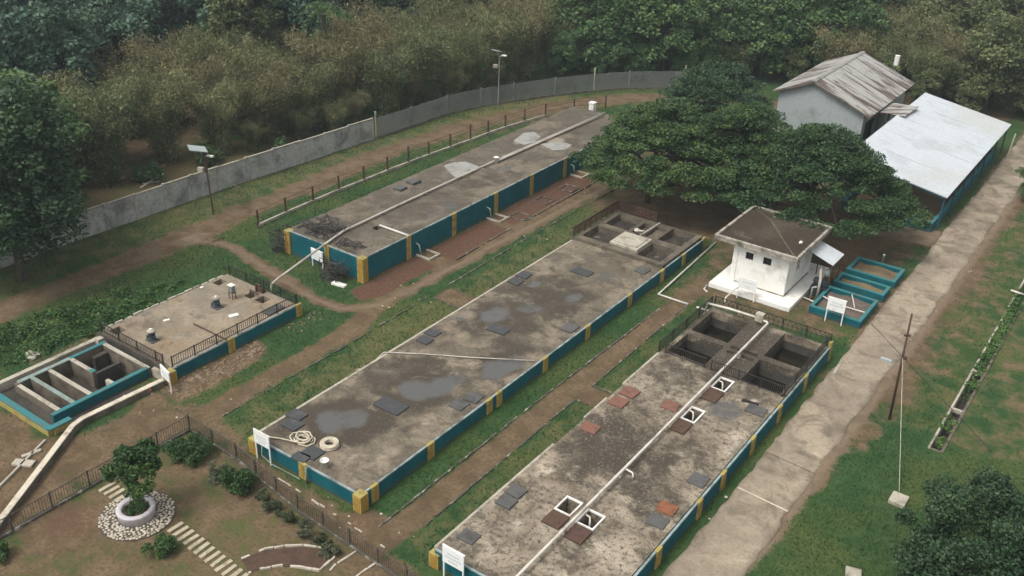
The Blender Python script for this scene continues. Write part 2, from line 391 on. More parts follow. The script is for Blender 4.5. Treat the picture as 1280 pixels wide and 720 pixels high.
# ------------------------------------------------------------------ fields painted on sheets
def seg_d(X, Y, pts):
    d = np.full(X.shape, 1e9)
    for (ax, ay), (bx, by) in zip(pts[:-1], pts[1:]):
        dx, dy = bx-ax, by-ay; t = np.clip(((X-ax)*dx+(Y-ay)*dy)/(dx*dx+dy*dy+1e-9), 0, 1)
        d = np.minimum(d, np.hypot(X-ax-t*dx, Y-ay-t*dy))
    return d
def poly_sd(X, Y, pts):
    """signed distance, negative inside"""
    d = seg_d(X, Y, list(pts)+[pts[0]]); ins = np.zeros(X.shape, bool); n = len(pts)
    for i in range(n):
        (x1, y1), (x2, y2) = pts[i], pts[(i+1) % n]
        c = (y1 > Y) != (y2 > Y)
        with np.errstate(divide='ignore', invalid='ignore'):
            ins ^= c & (X < (x2-x1)*(Y-y1)/(y2-y1+1e-12)+x1)
    return np.where(ins, -d, d)
def sm(d, w):  # 1 inside (d<0) fading to 0 at d=w
    t = np.clip(.5-d/(2*w), 0, 1); return t*t*(3-2*t)
def lump(X, Y, s, seed):
    r = np.random.default_rng(seed); out = np.zeros(X.shape)
    for k in range(6):
        a = r.uniform(0, 2*PI); f = s*(1.0+.7*k); out += np.sin((X*math.cos(a)+Y*math.sin(a))*f+r.uniform(0, 6))/(1+.5*k)
    return out/2.5
def rect(x0, x1, y0, y1): return [(x0, y0), (x1, y0), (x1, y1), (x0, y1)]
g2 = lambda *q: [G(*p)[:2] for p in q]

TRACK = [(-53.6, 14), (-53.8, 26), (-53.85, 38), (-54.3, 46), (-54.6, 60), (-54.0, 68), (-52.3, 76), (-49.5, 83), (-46.5, 88), (-40, 93)]
PATH_A = [(-53.4, 37.6), (-51.3, 39.0), (-48.8, 38.8), (-44.5, 37.9), (-40.6, 37.3), (-38.4, 37.5), (-37.0, 39.2), (-36.7, 44), (-36.6, 50), (-36.3, 58), (-36.0, 68)]
PATH_DC = [(-35.9, 24.6), (-36.1, 30), (-36.2, 36), (-37.0, 38.5)]
PATH_CB = [(-22.65, 22.5), (-22.6, 30), (-22.6, 40), (-22.5, 50), (-22.3, 55)]
PATH_G = [(-37.0, 24.9), (-34, 24.5), (-30.5, 23.55), (-25, 23.4), (-19.5, 22.5)]
DRY_W = [(-57.5, 15), (-57.2, 40), (-56.5, 60), (-54, 72), (-50, 82), (-46, 88)]
def cover(X, Y):
    dirt = np.zeros(X.shape); dry = np.zeros(X.shape); red = np.zeros(X.shape); trk = np.zeros(X.shape)
    mx = np.maximum
    wob = .35*lump(X, Y, .8, 3)
    dirt = mx(dirt, .88*sm(seg_d(X, Y, TRACK)-1.35+wob, .8)); trk = mx(trk, .45*sm(seg_d(X, Y, TRACK)-1.0+wob, .9))
    dirt = mx(dirt, sm(seg_d(X, Y, PATH_A)-.55+wob*.5, .45)); trk = mx(trk, .85*sm(seg_d(X, Y, PATH_A)-.3, .5))
    dirt = mx(dirt, .9*sm(seg_d(X, Y, PATH_DC)-.75+wob*.5, .4))
    dirt = mx(dirt, .92*sm(seg_d(X, Y, PATH_CB)-.68, .22))
    dirt = mx(dirt, .62*sm(seg_d(X, Y, PATH_G)-.9+wob*.4, .5))
    # dry strips and far worn lawn
    dry = mx(dry, .55*sm(poly_sd(X, Y, rect(-35, -32, 24, 66))+wob*2, .9))
    dry = mx(dry, .45*sm(poly_sd(X, Y, rect(-21.8, -20, 24, 46)), .6))
    dry = mx(dry, .55*sm(seg_d(X, Y, DRY_W)-2.2+wob*2, 1.6))
    dry = mx(dry, .42*sm(poly_sd(X, Y, rect(-8.8, 12, 44, 110))+wob*3, 4))
    dry = mx(dry, .75*sm(poly_sd(X, Y, [(-57, 62), (-46, 84), (-43, 94), (-56, 80)]), 2)); 
    dirt = mx(dirt, .55*sm(poly_sd(X, Y, [(-56, 64), (-50, 66), (-47, 84), (-40, 92), (-52, 84)])+wob*3, 3))
    # yard between tank basins, guard house, and beneath the big trees
    yard = [(-37, 60.5), (-24.3, 60.5), (-24.0, 52), (-20.6, 52.0), (-12.4, 53), (-12.4, 72), (-20, 76), (-26, 82), (-38, 80)]
    dirt = mx(dirt, .60*sm(poly_sd(X, Y, yard)+wob*2, 1.0))
    dirt = mx(dirt, .85*sm(poly_sd(X, Y, [(-33, 61), (-16, 61.5), (-13, 70), (-26, 80), (-36, 76)])+wob*2, 2.0))
    dirt = mx(dirt, .5*sm(poly_sd(X, Y, rect(-24, -22.2, 50, 62)), .8))
    # area below-left: bare, stained yard by the channel and the garden's worn lawn
    low = [(-60, 5), (-35.6, 5), (-35.6, 24.3), (-39.8, 24.8), (-39.4, 20.5), (-41, 19), (-60, 19)]
    dirt = mx(dirt, .80*sm(poly_sd(X, Y, low)+wob*1.5, .7))
    dirt = mx(dirt, .55*sm(poly_sd(X, Y, rect(-47.5, -46, 18, 27)), 1.2))
    gard = [(-35.5, 8), (-18, 8), (-18.5, 22.4), (-32.1, 23.6), (-35.5, 23.6)]
    dirt = mx(dirt, .54*sm(poly_sd(X, Y, gard), .5)); dry = mx(dry, .75*sm(poly_sd(X, Y, gard), .5))
    for (px, py, r) in ((240, 580, 1.2), (300, 635, 1.3), (190, 655, 1.9), (250, 625, .9)):
        q = G(px, py); dirt = mx(dirt, .66*sm(np.hypot(X-q[0], Y-q[1])-r+wob, .8))
    q = G(75, 660); red = mx(red, .5*sm(np.hypot((X-q[0])/1.1, (Y-q[1])/1.5)-1.2+wob, .9)); dirt = mx(dirt, .8*sm(np.hypot(X-q[0], Y-q[1])-2.0+wob, .8))
    # red-brown strips beside the high tank
    red = mx(red, .9*sm(poly_sd(X, Y, [(-39.6, 39.4), (-38.2, 38.9), (-37.6, 41), (-37.5, 45.4), (-39.6, 46.2)])+wob*.5, .4))
    red = mx(red, .95*sm(poly_sd(X, Y, rect(-39.6, -37.35, 47.2, 53.6)), .12))
    red = mx(red, .75*sm(poly_sd(X, Y, rect(-39.6, -37.4, 54.4, 66)), .2))
    dirt = mx(dirt, .9*sm(poly_sd(X, Y, rect(-39.7, -36.6, 45, 67)), .4))
    # rubble margin in front of the low tank and bare crosswalks
    dirt = mx(dirt, .95*sm(poly_sd(X, Y, [(-39.7, 25.2), (-38.0, 25.0), (-37.7, 28), (-38.2, 31.4), (-39.7, 31.8)])+wob*.3, .4)); 
    dry = mx(dry, .8*sm(poly_sd(X, Y, [(-39.7, 25.2), (-37.8, 25.0), (-37.9, 31.4), (-39.7, 31.8)]), .5))
    dirt = mx(dirt, .95*sm(poly_sd(X, Y, rect(-35, -32, 42.1, 43.7)), .15))
    dirt = mx(dirt, .9*sm(poly_sd(X, Y, rect(-21.9, -20, 38.2, 39.8)), .15))
    dirt = mx(dirt, .8*sm(poly_sd(X, Y, [(-26, 22.9), (-22.2, 23), (-22.2, 24.6), (-24.6, 25.4)]), .5))
    red = mx(red, .45*sm(poly_sd(X, Y, [(-25, 23.4), (-23.6, 23.2), (-23.6, 24.6), (-24.6, 25.2)]), .3))
    # road margins and bare plot beyond the wall
    dirt = mx(dirt, .85*sm(np.abs(X+10.2)-1.75+wob-.5*np.clip((Y-46)/8, -1, .3), .5)*(Y > 20)*(Y < 118)); trk = mx(trk, .8*sm(np.abs(X+10.2)-1.5, .5))
    dirt = mx(dirt, .9*sm(poly_sd(X, Y, [(-16.5, 69.5), (-12, 70.5), (-12, 74.2), (-17, 75)]), .5)); trk = mx(trk, sm(poly_sd(X, Y, [(-16.5, 69.8), (-12, 70.8), (-12, 74), (-17, 75)]), .4))
    dirt = mx(dirt, .7*sm(seg_d(X, Y, [(-8.3, 44), (-8.2, 60), (-8.6, 76), (-8.6, 100)])-.7+wob*1.5, 1.0))
    plot = [(-70, 34), (-61.5, 36), (-60.5, 50), (-60.5, 58), (-64, 60), (-68, 50)]
    dirt = mx(dirt, .42*sm(poly_sd(X, Y, plot)+wob*2, 1.0)); red = mx(red, .35*sm(poly_sd(X, Y, [(-68, 40), (-65, 39), (-64.5, 49), (-67, 50)]), 1.2)); dry = mx(dry, .9*sm(poly_sd(X, Y, plot), 1))
    dirt = mx(dirt, .85*sm(poly_sd(X, Y, [(-38, 77), (-30, 80), (-30.5, 99), (-38, 97), (-45, 90)])+wob*2, 1.5)); dry = mx(dry, .5*sm(poly_sd(X, Y, [(-38, 77), (-30, 80), (-30.5, 99), (-38, 97), (-45, 90)]), 1.5))
    dirt = mx(dirt, .5*sm(poly_sd(X, Y, rect(-4.6, 14, 47, 105))+wob*4, 3)); dirt = mx(dirt, .45*sm(poly_sd(X, Y, rect(-8.8, -5.6, 52, 100))+wob*2, 1.5)); red = mx(red, .22*sm(poly_sd(X, Y, rect(-4.6, 14, 47, 105))+wob*4, 3))
    # forest floor
    dirt = mx(dirt, .75*sm(X+68, 3)); dirt = mx(dirt, .75*sm(104-Y, 4)*(X < -14))
    # lush places
    lush = sm(poly_sd(X, Y, rect(-51.3, -46.9, 40, 70)), .5)*.5+sm(poly_sd(X, Y, rect(-24.7, -23.4, 24, 52)), .3)*.35+sm(poly_sd(X, Y, rect(-9, -2, 25, 47)), 1)*.5+sm(poly_sd(X, Y, rect(-52.2, -46.5, 24, 37)), .8)*.4+sm(poly_sd(X, Y, rect(-39.6, -37, 31, 37)), .6)*.4
    dry = dry-lush
    pale = sm(poly_sd(X, Y, g2((222, 302), (240, 292), (262, 291), (250, 302), (232, 308))), .3); trk = mx(trk, pale*1.3)
    return np.stack([dirt, np.clip(dry, -1, 1), red, trk], -1)
def set_cover(me, arr):
    at = me.attributes.new('cover', 'FLOAT_COLOR', 'POINT'); at.data.foreach_set('color', np.asarray(arr, np.float32).ravel())

# ------------------------------------------------------------------ ground
PITS = [(-46.55, -40.05, 41.1, 76.8), (-31.75, -24.95, 24.9, 59.4), (-19.85, -12.75, 24.4, 50.5), (-46.1, -39.9, 26.4, 35.1), (-45.95, -41.0, 20.2, 25.8)]
DRAIN = (-5.42, -4.88, 45.9, 92.0)
def axis(lo, hi, step, far):
    core = list(np.arange(lo, hi+1e-6, step)); ext = []; s = step; p = hi
    while p < far: s *= 1.5; p += s; ext.append(p)
    low = []; s = step; p = lo
    while p > -far: s *= 1.5; p -= s; low.append(p)
    return low[::-1]+core+ext
gx = sorted(set(np.round(axis(-76, 2, .3, 3000)+[DRAIN[0], DRAIN[1], DRAIN[0]-.05, DRAIN[1]+.05]+[v+e for p in PITS for v in p[:2] for e in (0, .04)], 3)))
gy = sorted(set(np.round(axis(11, 112, .3, 3000)+[DRAIN[2], DRAIN[3]]+[v+e for p in PITS for v in p[2:] for e in (0, .04)], 3)))
X, Y = np.meshgrid(np.array(gx), np.array(gy)); 
Z = .035*lump(X, Y, .5, 8)
near = (X > -80) & (X < 4) & (Y > 8) & (Y < 116); Z = np.where(near, Z, 0)
for (x0, x1, y0, y1) in PITS: Z = np.where((X > x0) & (X < x1) & (Y > y0) & (Y < y1), -2.6, Z)
Z = np.where((X > DRAIN[0]-.01) & (X < DRAIN[1]+.01) & (Y > DRAIN[2]) & (Y < DRAIN[3]), -.75, Z)
ny, nx = X.shape
V = np.stack([X.ravel(), Y.ravel(), Z.ravel()], -1)
i = np.arange(ny*nx).reshape(ny, nx)
F = np.stack([i[:-1, :-1].ravel(), i[:-1, 1:].ravel(), i[1:, 1:].ravel(), i[1:, :-1].ravel()], -1)
CV = cover(X.ravel(), Y.ravel())
me = npmesh('ground', V, F, M['terrain'], True); set_cover(me, CV)
ground = bpy.data.objects.new('ground', me); COL.objects.link(ground)
tag(ground, 'worn green and brown grass ground of the treatment plant yard', 'ground', kind='structure')
def gz(x, y): return float(.035*lump(np.array([x]), np.array([y]), .5, 8)[0])
def path_sheet(name, pts, w, label):
    """the trodden strip as a sheet of the ground's own cells, a few mm above it"""
    sd = seg_d(X, Y, pts)
    cell = (sd[:-1, :-1] < w) & (Z[:-1, :-1] > -.4) & (Z[1:, 1:] > -.4) & (Z[1:, :-1] > -.4) & (Z[:-1, 1:] > -.4)
    f = F[cell.ravel()]; u, inv = np.unique(f, return_inverse=True)
    v = V[u].copy(); v[:, 2] += .006
    m_ = npmesh(name, v, inv.reshape(-1, 4), M['terrain'], True); set_cover(m_, CV[u])
    o = bpy.data.objects.new(name, m_); COL.objects.link(o); tag(o, label, 'path', kind='structure')
path_sheet('dirt_track', TRACK, 2.0, 'brown dirt vehicle track along the boundary wall')
path_sheet('footpath', PATH_A[1:], .95, 'trodden sandy footpath curving round the tall blue tank')
path_sheet('footpath', PATH_DC[:-1], 1.0, 'trodden earth footpath between the low pump tank and the middle tank')
path_sheet('footpath', PATH_CB, .75, 'straight dirt footpath with kerbs between the two long tanks')

# ------------------------------------------------------------------ road
def sheet(name, xs, ys, z, fn, mat, jitter=None, parent=None):
    A, B = np.meshgrid(np.array(xs), np.array(ys)); n = A.shape
    A = A.copy()
    if jitter: A[:, 0] += jitter*lump(B[:, 0]*0, B[:, 0], 1.1, 4)+jitter*.5*rng.uniform(-1, 1, n[0]); A[:, -1] += jitter*1.6*lump(B[:, 0]*0, B[:, 0], 1.3, 5)+jitter*.6*rng.uniform(-1, 1, n[0])
    k = np.arange(A.size).reshape(n)
    f = np.stack([k[:-1, :-1].ravel(), k[:-1, 1:].ravel(), k[1:, 1:].ravel(), k[1:, :-1].ravel()], -1)
    return A, B, f
ys = np.arange(14, 118.1, .4); xs = np.linspace(-11.95, -9.3, 12)
A, B, f = sheet('road', xs, ys, .05, None, None, .10)
zz = np.full(A.shape, .05); zz[:, 0] = zz[:, -1] = -.05
A2 = np.concatenate([A[:, :1]-.02, A, A[:, -1:]+.02], 1); B2 = np.concatenate([B[:, :1], B, B[:, -1:]], 1)
Z2 = np.concatenate([np.full((len(ys), 1), -.06), np.full(A.shape, .05)+.01*lump(A, B, .9, 9), np.full((len(ys), 1), -.06)], 1)
n = A2.shape; k = np.arange(A2.size).reshape(n); f = np.stack([k[:-1, :-1].ravel(), k[:-1, 1:].ravel(), k[1:, 1:].ravel(), k[1:, :-1].ravel()], -1)
me = npmesh('road', np.stack([A2.ravel(), B2.ravel(), Z2.ravel()], -1), f, M['road'])
br = np.zeros(A2.shape); pl = np.zeros(A2.shape)
for (px, py, rx, ry, v) in ((1010, 570, .8, .35, .8), (960, 588, .7, .3, .7), (1030, 540, .8, .4, .55), (1120, 410, .9, .6, .5), (1105, 390, .9, .8, .45), (1150, 350, 1, 1, .35), (1175, 330, 1.2, .7, .5)):
    q = G(px, py); br = np.maximum(br, v*sm(np.hypot((A2-q[0])/rx, (B2-q[1])/ry)-1, .6))
for yy in np.arange(74, 112, 2.2): br = np.maximum(br, .55*sm(np.abs(B2-yy-.6*lump(A2, B2, .5, 2))-.3, .5))
br = np.maximum(br, .4*sm(74-B2, 3)); br = np.maximum(br, .5*sm(.35-np.abs(A2+10.6)+.95, .25))
q = G(1020, 568); pl = np.maximum(pl, .7*sm(np.hypot((A2-q[0])/.4, (B2-q[1])/.35)-1, .5)); pl = np.maximum(pl, .35*sm(poly_sd(A2, B2, rect(-12, -9, 26, 37)), 1.0)); q = G(1165, 312); pl = np.maximum(pl, .6*sm(np.hypot((A2-q[0])/.8, (B2-q[1])/1)-1, .5))
set_cover(me, np.stack([br.ravel()*0, br.ravel(), pl.ravel(), br.ravel()*0+1], -1))
o = bpy.data.objects.new('road', me); COL.objects.link(o); tag(o, 'worn pale concrete service road with dirt stains', 'road', kind='structure')
for yy, w in ((36.65, .085), (40.1, .02)):
    mb = MB(); mb.obox((-10.6, yy, .072), (2.55, w, .012), -.06)
    o = build(mb, 'road_joint', M['paletop' if w > .04 else 'mortar'], None); tag(o, 'pale joint line across the concrete road', 'road joint', kind='structure')

# ------------------------------------------------------------------ slabs with openings
def slab_holes(x0, x1, y0, y1, z, zb, holes, res, fn, lifted=None):
    """top sheet with rectangular openings (x0,x1,y0,y1,depth), their inner walls and floors, and the outer sides"""
    def ax(a, b, extra):
        s = set(np.round(np.linspace(a, b, max(2, int((b-a)/res)+1)), 3)); s = [v for v in s if all(abs(v-e) > .06 for e in extra)]
        return np.array(sorted(set(s) | set(np.round(extra, 3)) | {round(a, 3), round(b, 3)}))
    ex = [h[0] for h in holes]+[h[1] for h in holes]; ey = [h[2] for h in holes]+[h[3] for h in holes]
    xs, ys = ax(x0, x1, ex), ax(y0, y1, ey)
    A, B = np.meshgrid(xs, ys); k = np.arange(A.size).reshape(A.shape)
    cx, cy = (A[:-1, :-1]+A[1:, 1:])/2, (B[:-1, :-1]+B[1:, 1:])/2
    keep = np.ones(cx.shape, bool)
    for h in holes: keep &= ~((cx > h[0]) & (cx < h[1]) & (cy > h[2]) & (cy < h[3]))
    f = np.stack([k[:-1, :-1], k[:-1, 1:], k[1:, 1:], k[1:, :-1]], -1)[keep]
    zt = np.full(A.shape, z)
    v = list(np.stack([A.ravel(), B.ravel(), zt.ravel()], -1)); f = [tuple(q) for q in f]
    def side(a, b, za, zbb, flip=False):
        n = len(v); v.extend([(a[0], a[1], za), (b[0], b[1], za), (b[0], b[1], zbb), (a[0], a[1], zbb)]); f.append((n, n+1, n+2, n+3) if flip else (n+3, n+2, n+1, n))
    R4 = lambda a, b, c, d: [((a, c), (b, c)), ((b, c), (b, d)), ((b, d), (a, d)), ((a, d), (a, c))]
    for a, b in R4(x0, x1, y0, y1): side(a, b, z, zb)
    for h in holes:
        for a, b in R4(*h[:4]): side(a, b, z, z-h[4], True)
        n = len(v); zz = z-h[4]; v.extend([(h[0], h[2], zz), (h[1], h[2], zz), (h[1], h[3], zz), (h[0], h[3], zz)]); f.append((n, n+1, n+2, n+3))
    v = np.array(v, float); f = np.array(f)
    return v, f, fn(v[:, 0], v[:, 1])
def slab_obj(name, mat, parent, *a):
    v, f, c = slab_holes(*a); v = v-np.array(parent.location)
    me = npmesh(name, v, f, mat); set_cover(me, c)
    o = bpy.data.objects.new(name, me); COL.objects.link(o); o.parent = parent; return o
def blobs(Xa, Ya, lst):
    out = np.zeros(Xa.shape)
    for (x, y, rx, ry, v) in lst:
        out = np.maximum(out, v*sm(np.hypot((Xa-x)/rx, (Ya-y)/ry)-1+.25*lump(Xa, Ya, 1.2, int(abs(x*7+y)) % 50), .45))
    return out
def pilaster(root, x, y, ax, z0, z1, w=.46, corner=False):
    """yellow pier proud of the wall with an ochre core"""
    mb = MB()
    if corner: mb.box(x-.25, x+.25, y-.25, y+.25, z0, z1+.05)
    elif ax == 'x': mb.box(x-.10, x+.07, y-w/2, y+w/2, z0, z1+.03)
    else: mb.box(x-w/2, x+w/2, y-.07, y+.10, z0, z1+.03)
    o = build(mb, 'pilaster', M['yellow'], root)
    mb = MB(); k = .26 if corner else .13
    if corner or ax == 'x': mb.box(x+(.2 if corner else .05), x+(.262 if corner else .082), y-k/1.6, y+k/1.6, z0+.03, z1-.03)
    if corner or ax == 'y': mb.box(x-k/1.6, x+k/1.6, y-(.262 if corner else .082), y-(.2 if corner else .05), z0+.03, z1-.03)
    build(mb, 'core_stripe', M['ochre'], o)
def tank_walls(root, segs, z0, z1, t=.14):
    """segs: (axis, const, a, b, outward sign): painted wall with a pale coping"""
    for ax, c, a, b, s in segs:
        mb = MB(); cb = MB(); i0, i1 = sorted((c, c-s*t)); j0, j1 = sorted((c+s*.012, c-s*.085))
        if ax == 'x': mb.box(i0, i1, a, b, z0, z1-.05); cb.box(j0, j1, a-.004, b+.004, z1-.05, z1+.02, .006)
        else: mb.box(a, b, i0, i1, z0, z1-.05); cb.box(a-.004, b+.004, j0, j1, z1-.05, z1+.02, .006)
        w = build(mb, 'wall', M['teal'], root); build(cb, 'coping', M['cap'], w)

# ------------------------------------------------------------------ middle tank (C)
tC = thing('settling_tank', (-28.3, 42, 0), 'long middle tank with blue walls, brown puddled top and sand filled pits', 'tank')
CZ = .85
def coverC(x, y):
    wet = blobs(x, y, [(-29.9, 28.0, 1.0, .9, .9), (-29.2, 28.8, .7, .8, .8), (-28.3, 32.6, .9, .9, .9), (-27.5, 33.6, .8, 1.1, .95), (-27.3, 34.7, .5, .5, .7), (-26.3, 36.9, .7, 1.3, .85), (-25.9, 38.0, .6, .9, .8), (-29.9, 41.9, .8, 1.1, .8), (-27.4, 46.4, .55, .9, .85), (-28.9, 43.6, .8, .6, .6), (-30.3, 46.5, .4, .6, .6), (-27.2, 50, .8, .9, .5), (-31.3, 40.3, .4, .8, .55)])
    ring = blobs(x, y, [(-29.7, 28.3, 1.9, 2.0, 1), (-27.9, 33.0, 1.7, 2.3, 1), (-26.3, 37.3, 1.2, 2.2, .9), (-29.9, 41.9, 1.5, 1.9, .9), (-27.8, 45.4, 1.7, 2.4, .9), (-30.5, 46.5, .9, 1.2, .8)])
    br = blobs(x, y, [(-28.7, 28.8, 1.8, 2.2, 1.0), (-29.5, 33.5, 2.4, 2.6, .8), (-26.6, 36.5, 1.6, 3, .5), (-29, 44, 2.6, 4.5, .75), (-28, 40, 2, 2, .5), (-30.5, 38, 1.5, 3, .45), (-30.8, 27, 1.2, 2.4, .6)])
    br = np.maximum(br, ring); wet = np.clip(wet+.35*(wet > .02)*lump(x, y, 2.2, 31), 0, 1)
    pale = blobs(x, y, [(-26.2, 26.5, 1.4, 2.2, .42), (-27.5, 36.0, 1.0, 1.3, .38), (-25.8, 31.2, .8, 2.2, .34), (-29.9, 36.2, 1.2, .7, .35), (-25.6, 49, .7, 2, .35), (-30, 51, 1.6, 1.6, .3), (-28.8, 30.2, .8, .5, .35)])
    return np.stack([wet, br, pale, wet*0+1], -1)
slab_obj('slab', M['slabC'], tC, -31.86, -24.92, 24.86, 53.6, CZ-.03, -.2, [], .3, coverC)
tank_walls(tC, [('y', 24.72, -31.7, -25.0, -1), ('x', -24.78, 24.95, 53.6, 1), ('x', -24.78, 53.6, 59.6, 1)], -.1, CZ)
mb = MB().box(-32.0, -31.87, 24.9, 53.5, -.1, CZ-.02, .012); build(mb, 'side_kerb', M['conc_pale'], tC)
for y in (25.6, 29.57, 34.3, 35.15, 39.5, 44.0, 49.0, 53.3, 56.4): pilaster(tC, -24.78, y, 'x', -.05, CZ)
pilaster(tC, -24.86, 24.78, 'x', -.05, CZ, corner=True); pilaster(tC, -31.75, 24.78, 'x', -.05, CZ-.1, corner=True); pilaster(tC, -28.45, 24.72, 'y', -.05, CZ); pilaster(tC, -24.82, 59.6, 'x', -.05, CZ+.05, .4)
zc = 1.02
HC = [(-31.6, -29.5, 54.2, 56.35, .55), (-31.4, -29.5, 57.0, 59.25, .55), (-27.15, -25.35, 57.05, 59.45, .55), (-27.15, -25.35, 54.0, 56.3, .6), (-29.2, -28.45, 57.0, 58.9, .35), (-28.2, -27.4, 57.0, 59.0, .25)]
slab_obj('pit_block', M['slabA'], tC, -31.86, -24.95, 53.65, 59.6, zc, -.2, HC, .3, lambda x, y: np.stack([x*0, x*0+.15, x*0+.18, x*0+1], -1))
for h in HC[:4]:
    mb = MB(); xs = np.linspace(h[0]+.02, h[1]-.02, 8); ys = np.linspace(h[2]+.02, h[3]-.02, 8); z0 = zc-h[4]
    hz = [[z0+.05+.10*math.sin(i*1.3+h[0])*math.cos(j*1.1+h[2])+R_.uniform(0, .05) for i in range(8)] for j in range(8)]
    for j in range(7):
        for i in range(7): mb.quad((xs[i], ys[j], hz[j][i]), (xs[i+1], ys[j], hz[j][i+1]), (xs[i+1], ys[j+1], hz[j+1][i+1]), (xs[i], ys[j+1], hz[j+1][i]))
    build(mb, 'pit_sand', M['darksoil'], tC)
mb = MB().box(-29.4, -27.25, 54.25, 56.4, zc, zc+.2); mb.box(-29.2, -27.45, 54.45, 56.2, zc+.2, zc+.27)
build(mb, 'raised_block', M['conc_pale'], tC, bevel=.06)
mb = MB(); mb.lathe((-28.65, 56.7, zc), [(.06, 0), (.06, .32), (.2, .32), (.2, .42), (.13, .5)], 12); mb.tube([(-28.65, 56.7, zc+.38), (-28.3, 56.75, zc+.4), (-28.2, 56.95, zc+.36)], .07)
build(mb, 'valve_head', M['pvc'], tC, True)
mb = MB().tube([(-28.35, 56.6, zc+.06), (-28.3, 59.5, zc+.06)], .06, 6); build(mb, 'pipe', M['pvc_old'], tC)
mb = MB()
for (a, b) in (((-31.95, 53.6), (-31.95, 59.7)), ((-31.95, 59.72), (-28.7, 59.72))):
    n_ = 8 if a[0] == b[0] else 5
    for i_ in range(n_+1):
        t = i_/n_; x, y = a[0]+(b[0]-a[0])*t, a[1]+(b[1]-a[1])*t; mb.bar((x, y, .3), (x, y, 1.75), .045)
    for z in (1.15, 1.3, 1.45, 1.6, 1.72): mb.bar((*a, z), (*b, z), .03, .09)
build(mb, 'side_railing', M['rustpost'], tC)

# ------------------------------------------------------------------ right tank (B)
tB = thing('settling_tank', (-16.2, 34, 0), 'right hand tank with blue walls, mottled pale top and four deep water basins', 'tank')
BZ = .95
HB = [(-17.32, -16.62, 29.25, 30.2, 1.4), (-16.12, -15.36, 29.1, 30.05, 1.4), (-16.06, -15.42, 38.95, 40.1, 1.4), (-16.08, -15.4, 42.5, 43.62, 1.4),
      (-19.72, -17.4, 44.35, 46.85, 2.0), (-19.72, -17.4, 47.35, 50.2, 2.0), (-15.2, -12.95, 44.2, 46.85, 2.0), (-15.2, -12.95, 47.35, 50.45, 2.0), (-17.05, -15.45, 46.35, 46.62, .9), (-17.05, -15.45, 46.95, 47.25, .9)]
def coverB(x, y):
    wet = blobs(x, y, [(-14.6, 40.9, 1.0, 1.1, .72), (-13.4, 38.2, .6, .7, .35)])
    br = blobs(x, y, [(-13.9, 32.5, 1.3, 1.8, .75), (-18.0, 34.5, 2.2, 3.0, .9), (-15.4, 34.5, 1.2, 2.6, .75), (-18.6, 37.5, 1.2, 2.0, .6), (-15.2, 27.8, 1.0, 1.0, .5), (-16.3, 43.2, 3.8, .7, .7), (-14, 43, 1.4, 1, .6), (-18.5, 42.2, 1.5, 1.7, .6), (-16.3, 41, 1.5, 2.2, .55), (-14.5, 36.6, 1.4, 1.4, .5), (-19.6, 44.5, .4, 1.4, .8), (-16.3, 47.4, 4.2, 4.2, 1.0)])
    pale = blobs(x, y, [(-17.6, 27.0, 1.6, 2.0, .36), (-19.3, 31.5, .6, 1.4, .5), (-14, 28.3, 1.4, 1.4, .42), (-13.2, 38.8, .6, 1.6, .5), (-13.7, 42.5, .5, .6, .6), (-15.2, 25.5, 1.5, 1.3, .38), (-18.4, 31.6, .8, 1.5, .3), (-14.2, 35, .7, .9, .3)])
    return np.stack([wet, br, pale, wet*0+1], -1)
slab_obj('slab', M['slabB'], tB, -19.98, -12.66, 24.19, 50.7, BZ-.02, -1.4, HB, .3, coverB)
tank_walls(tB, [('x', -12.5, 24.25, 50.8, 1), ('y', 24.05, -19.95, -12.5, -1)], -.1, BZ)
pilaster(tB, -16.2, 24.05, 'y', -.05, BZ); pilaster(tB, -12.6, 24.15, 'x', -.05, BZ, corner=True)
mb = MB()
for (y0, y1) in ((24.2, 33.2), (36.0, 38.2), (39.9, 44)): mb.box(-20.1, -19.985, y0, y1, -.1, BZ-.03+R_.uniform(-.01, .01), .012)
build(mb, 'side_kerb', M['conc_pale'], tB)
for y in (26.2, 29.8, 33.72, 36.24, 39.66, 43.1, 46.8): pilaster(tB, -12.5, y, 'x', -.05, BZ)
pilaster(tB, -12.55, 50.75, 'x', -.05, BZ+.25, .34); pilaster(tB, -19.92, 24.17, 'x', -.05, BZ-.25, corner=True)
for h in HB[:4]:
    mb = MB(); w = .075
    mb.box(h[0]-w, h[1]+w, h[2]-w, h[2], BZ-.02, BZ+.07).box(h[0]-w, h[1]+w, h[3], h[3]+w, BZ-.02, BZ+.07).box(h[0]-w, h[0], h[2], h[3], BZ-.02, BZ+.068).box(h[1], h[1]+w, h[2], h[3], BZ-.02, BZ+.068)
    build(mb, 'opening_rim', M['white'], tB)
    mb = MB(); cxh = (h[0]+h[1])/2; mb.tube([(h[0], h[3]-.3, BZ+.02), (cxh-.1, h[3]-.35, BZ+.02), (cxh, h[3]-.5, BZ-.1), (cxh, h[3]-.55, BZ-1.3)], .045, 8)
    if h != HB[0]: build(mb, 'inlet_pipe', M['pvc'], tB, True)
    mb = MB().box(h[0]+.01, h[1]-.01, h[2]+.01, h[3]-.01, BZ-1.1, BZ-1.09); o = build(mb, 'water', M['water']); tag(o, 'dark water down inside a tank opening', 'water', kind='structure')
for h in HB[4:8]:
    mb = MB().box(h[0]+.005, h[1]-.005, h[2]+.005, h[3]-.005, BZ-1.08, BZ-1.0); o = build(mb, 'water', M['water']); tag(o, 'still dark water in a deep concrete basin', 'water', kind='structure')
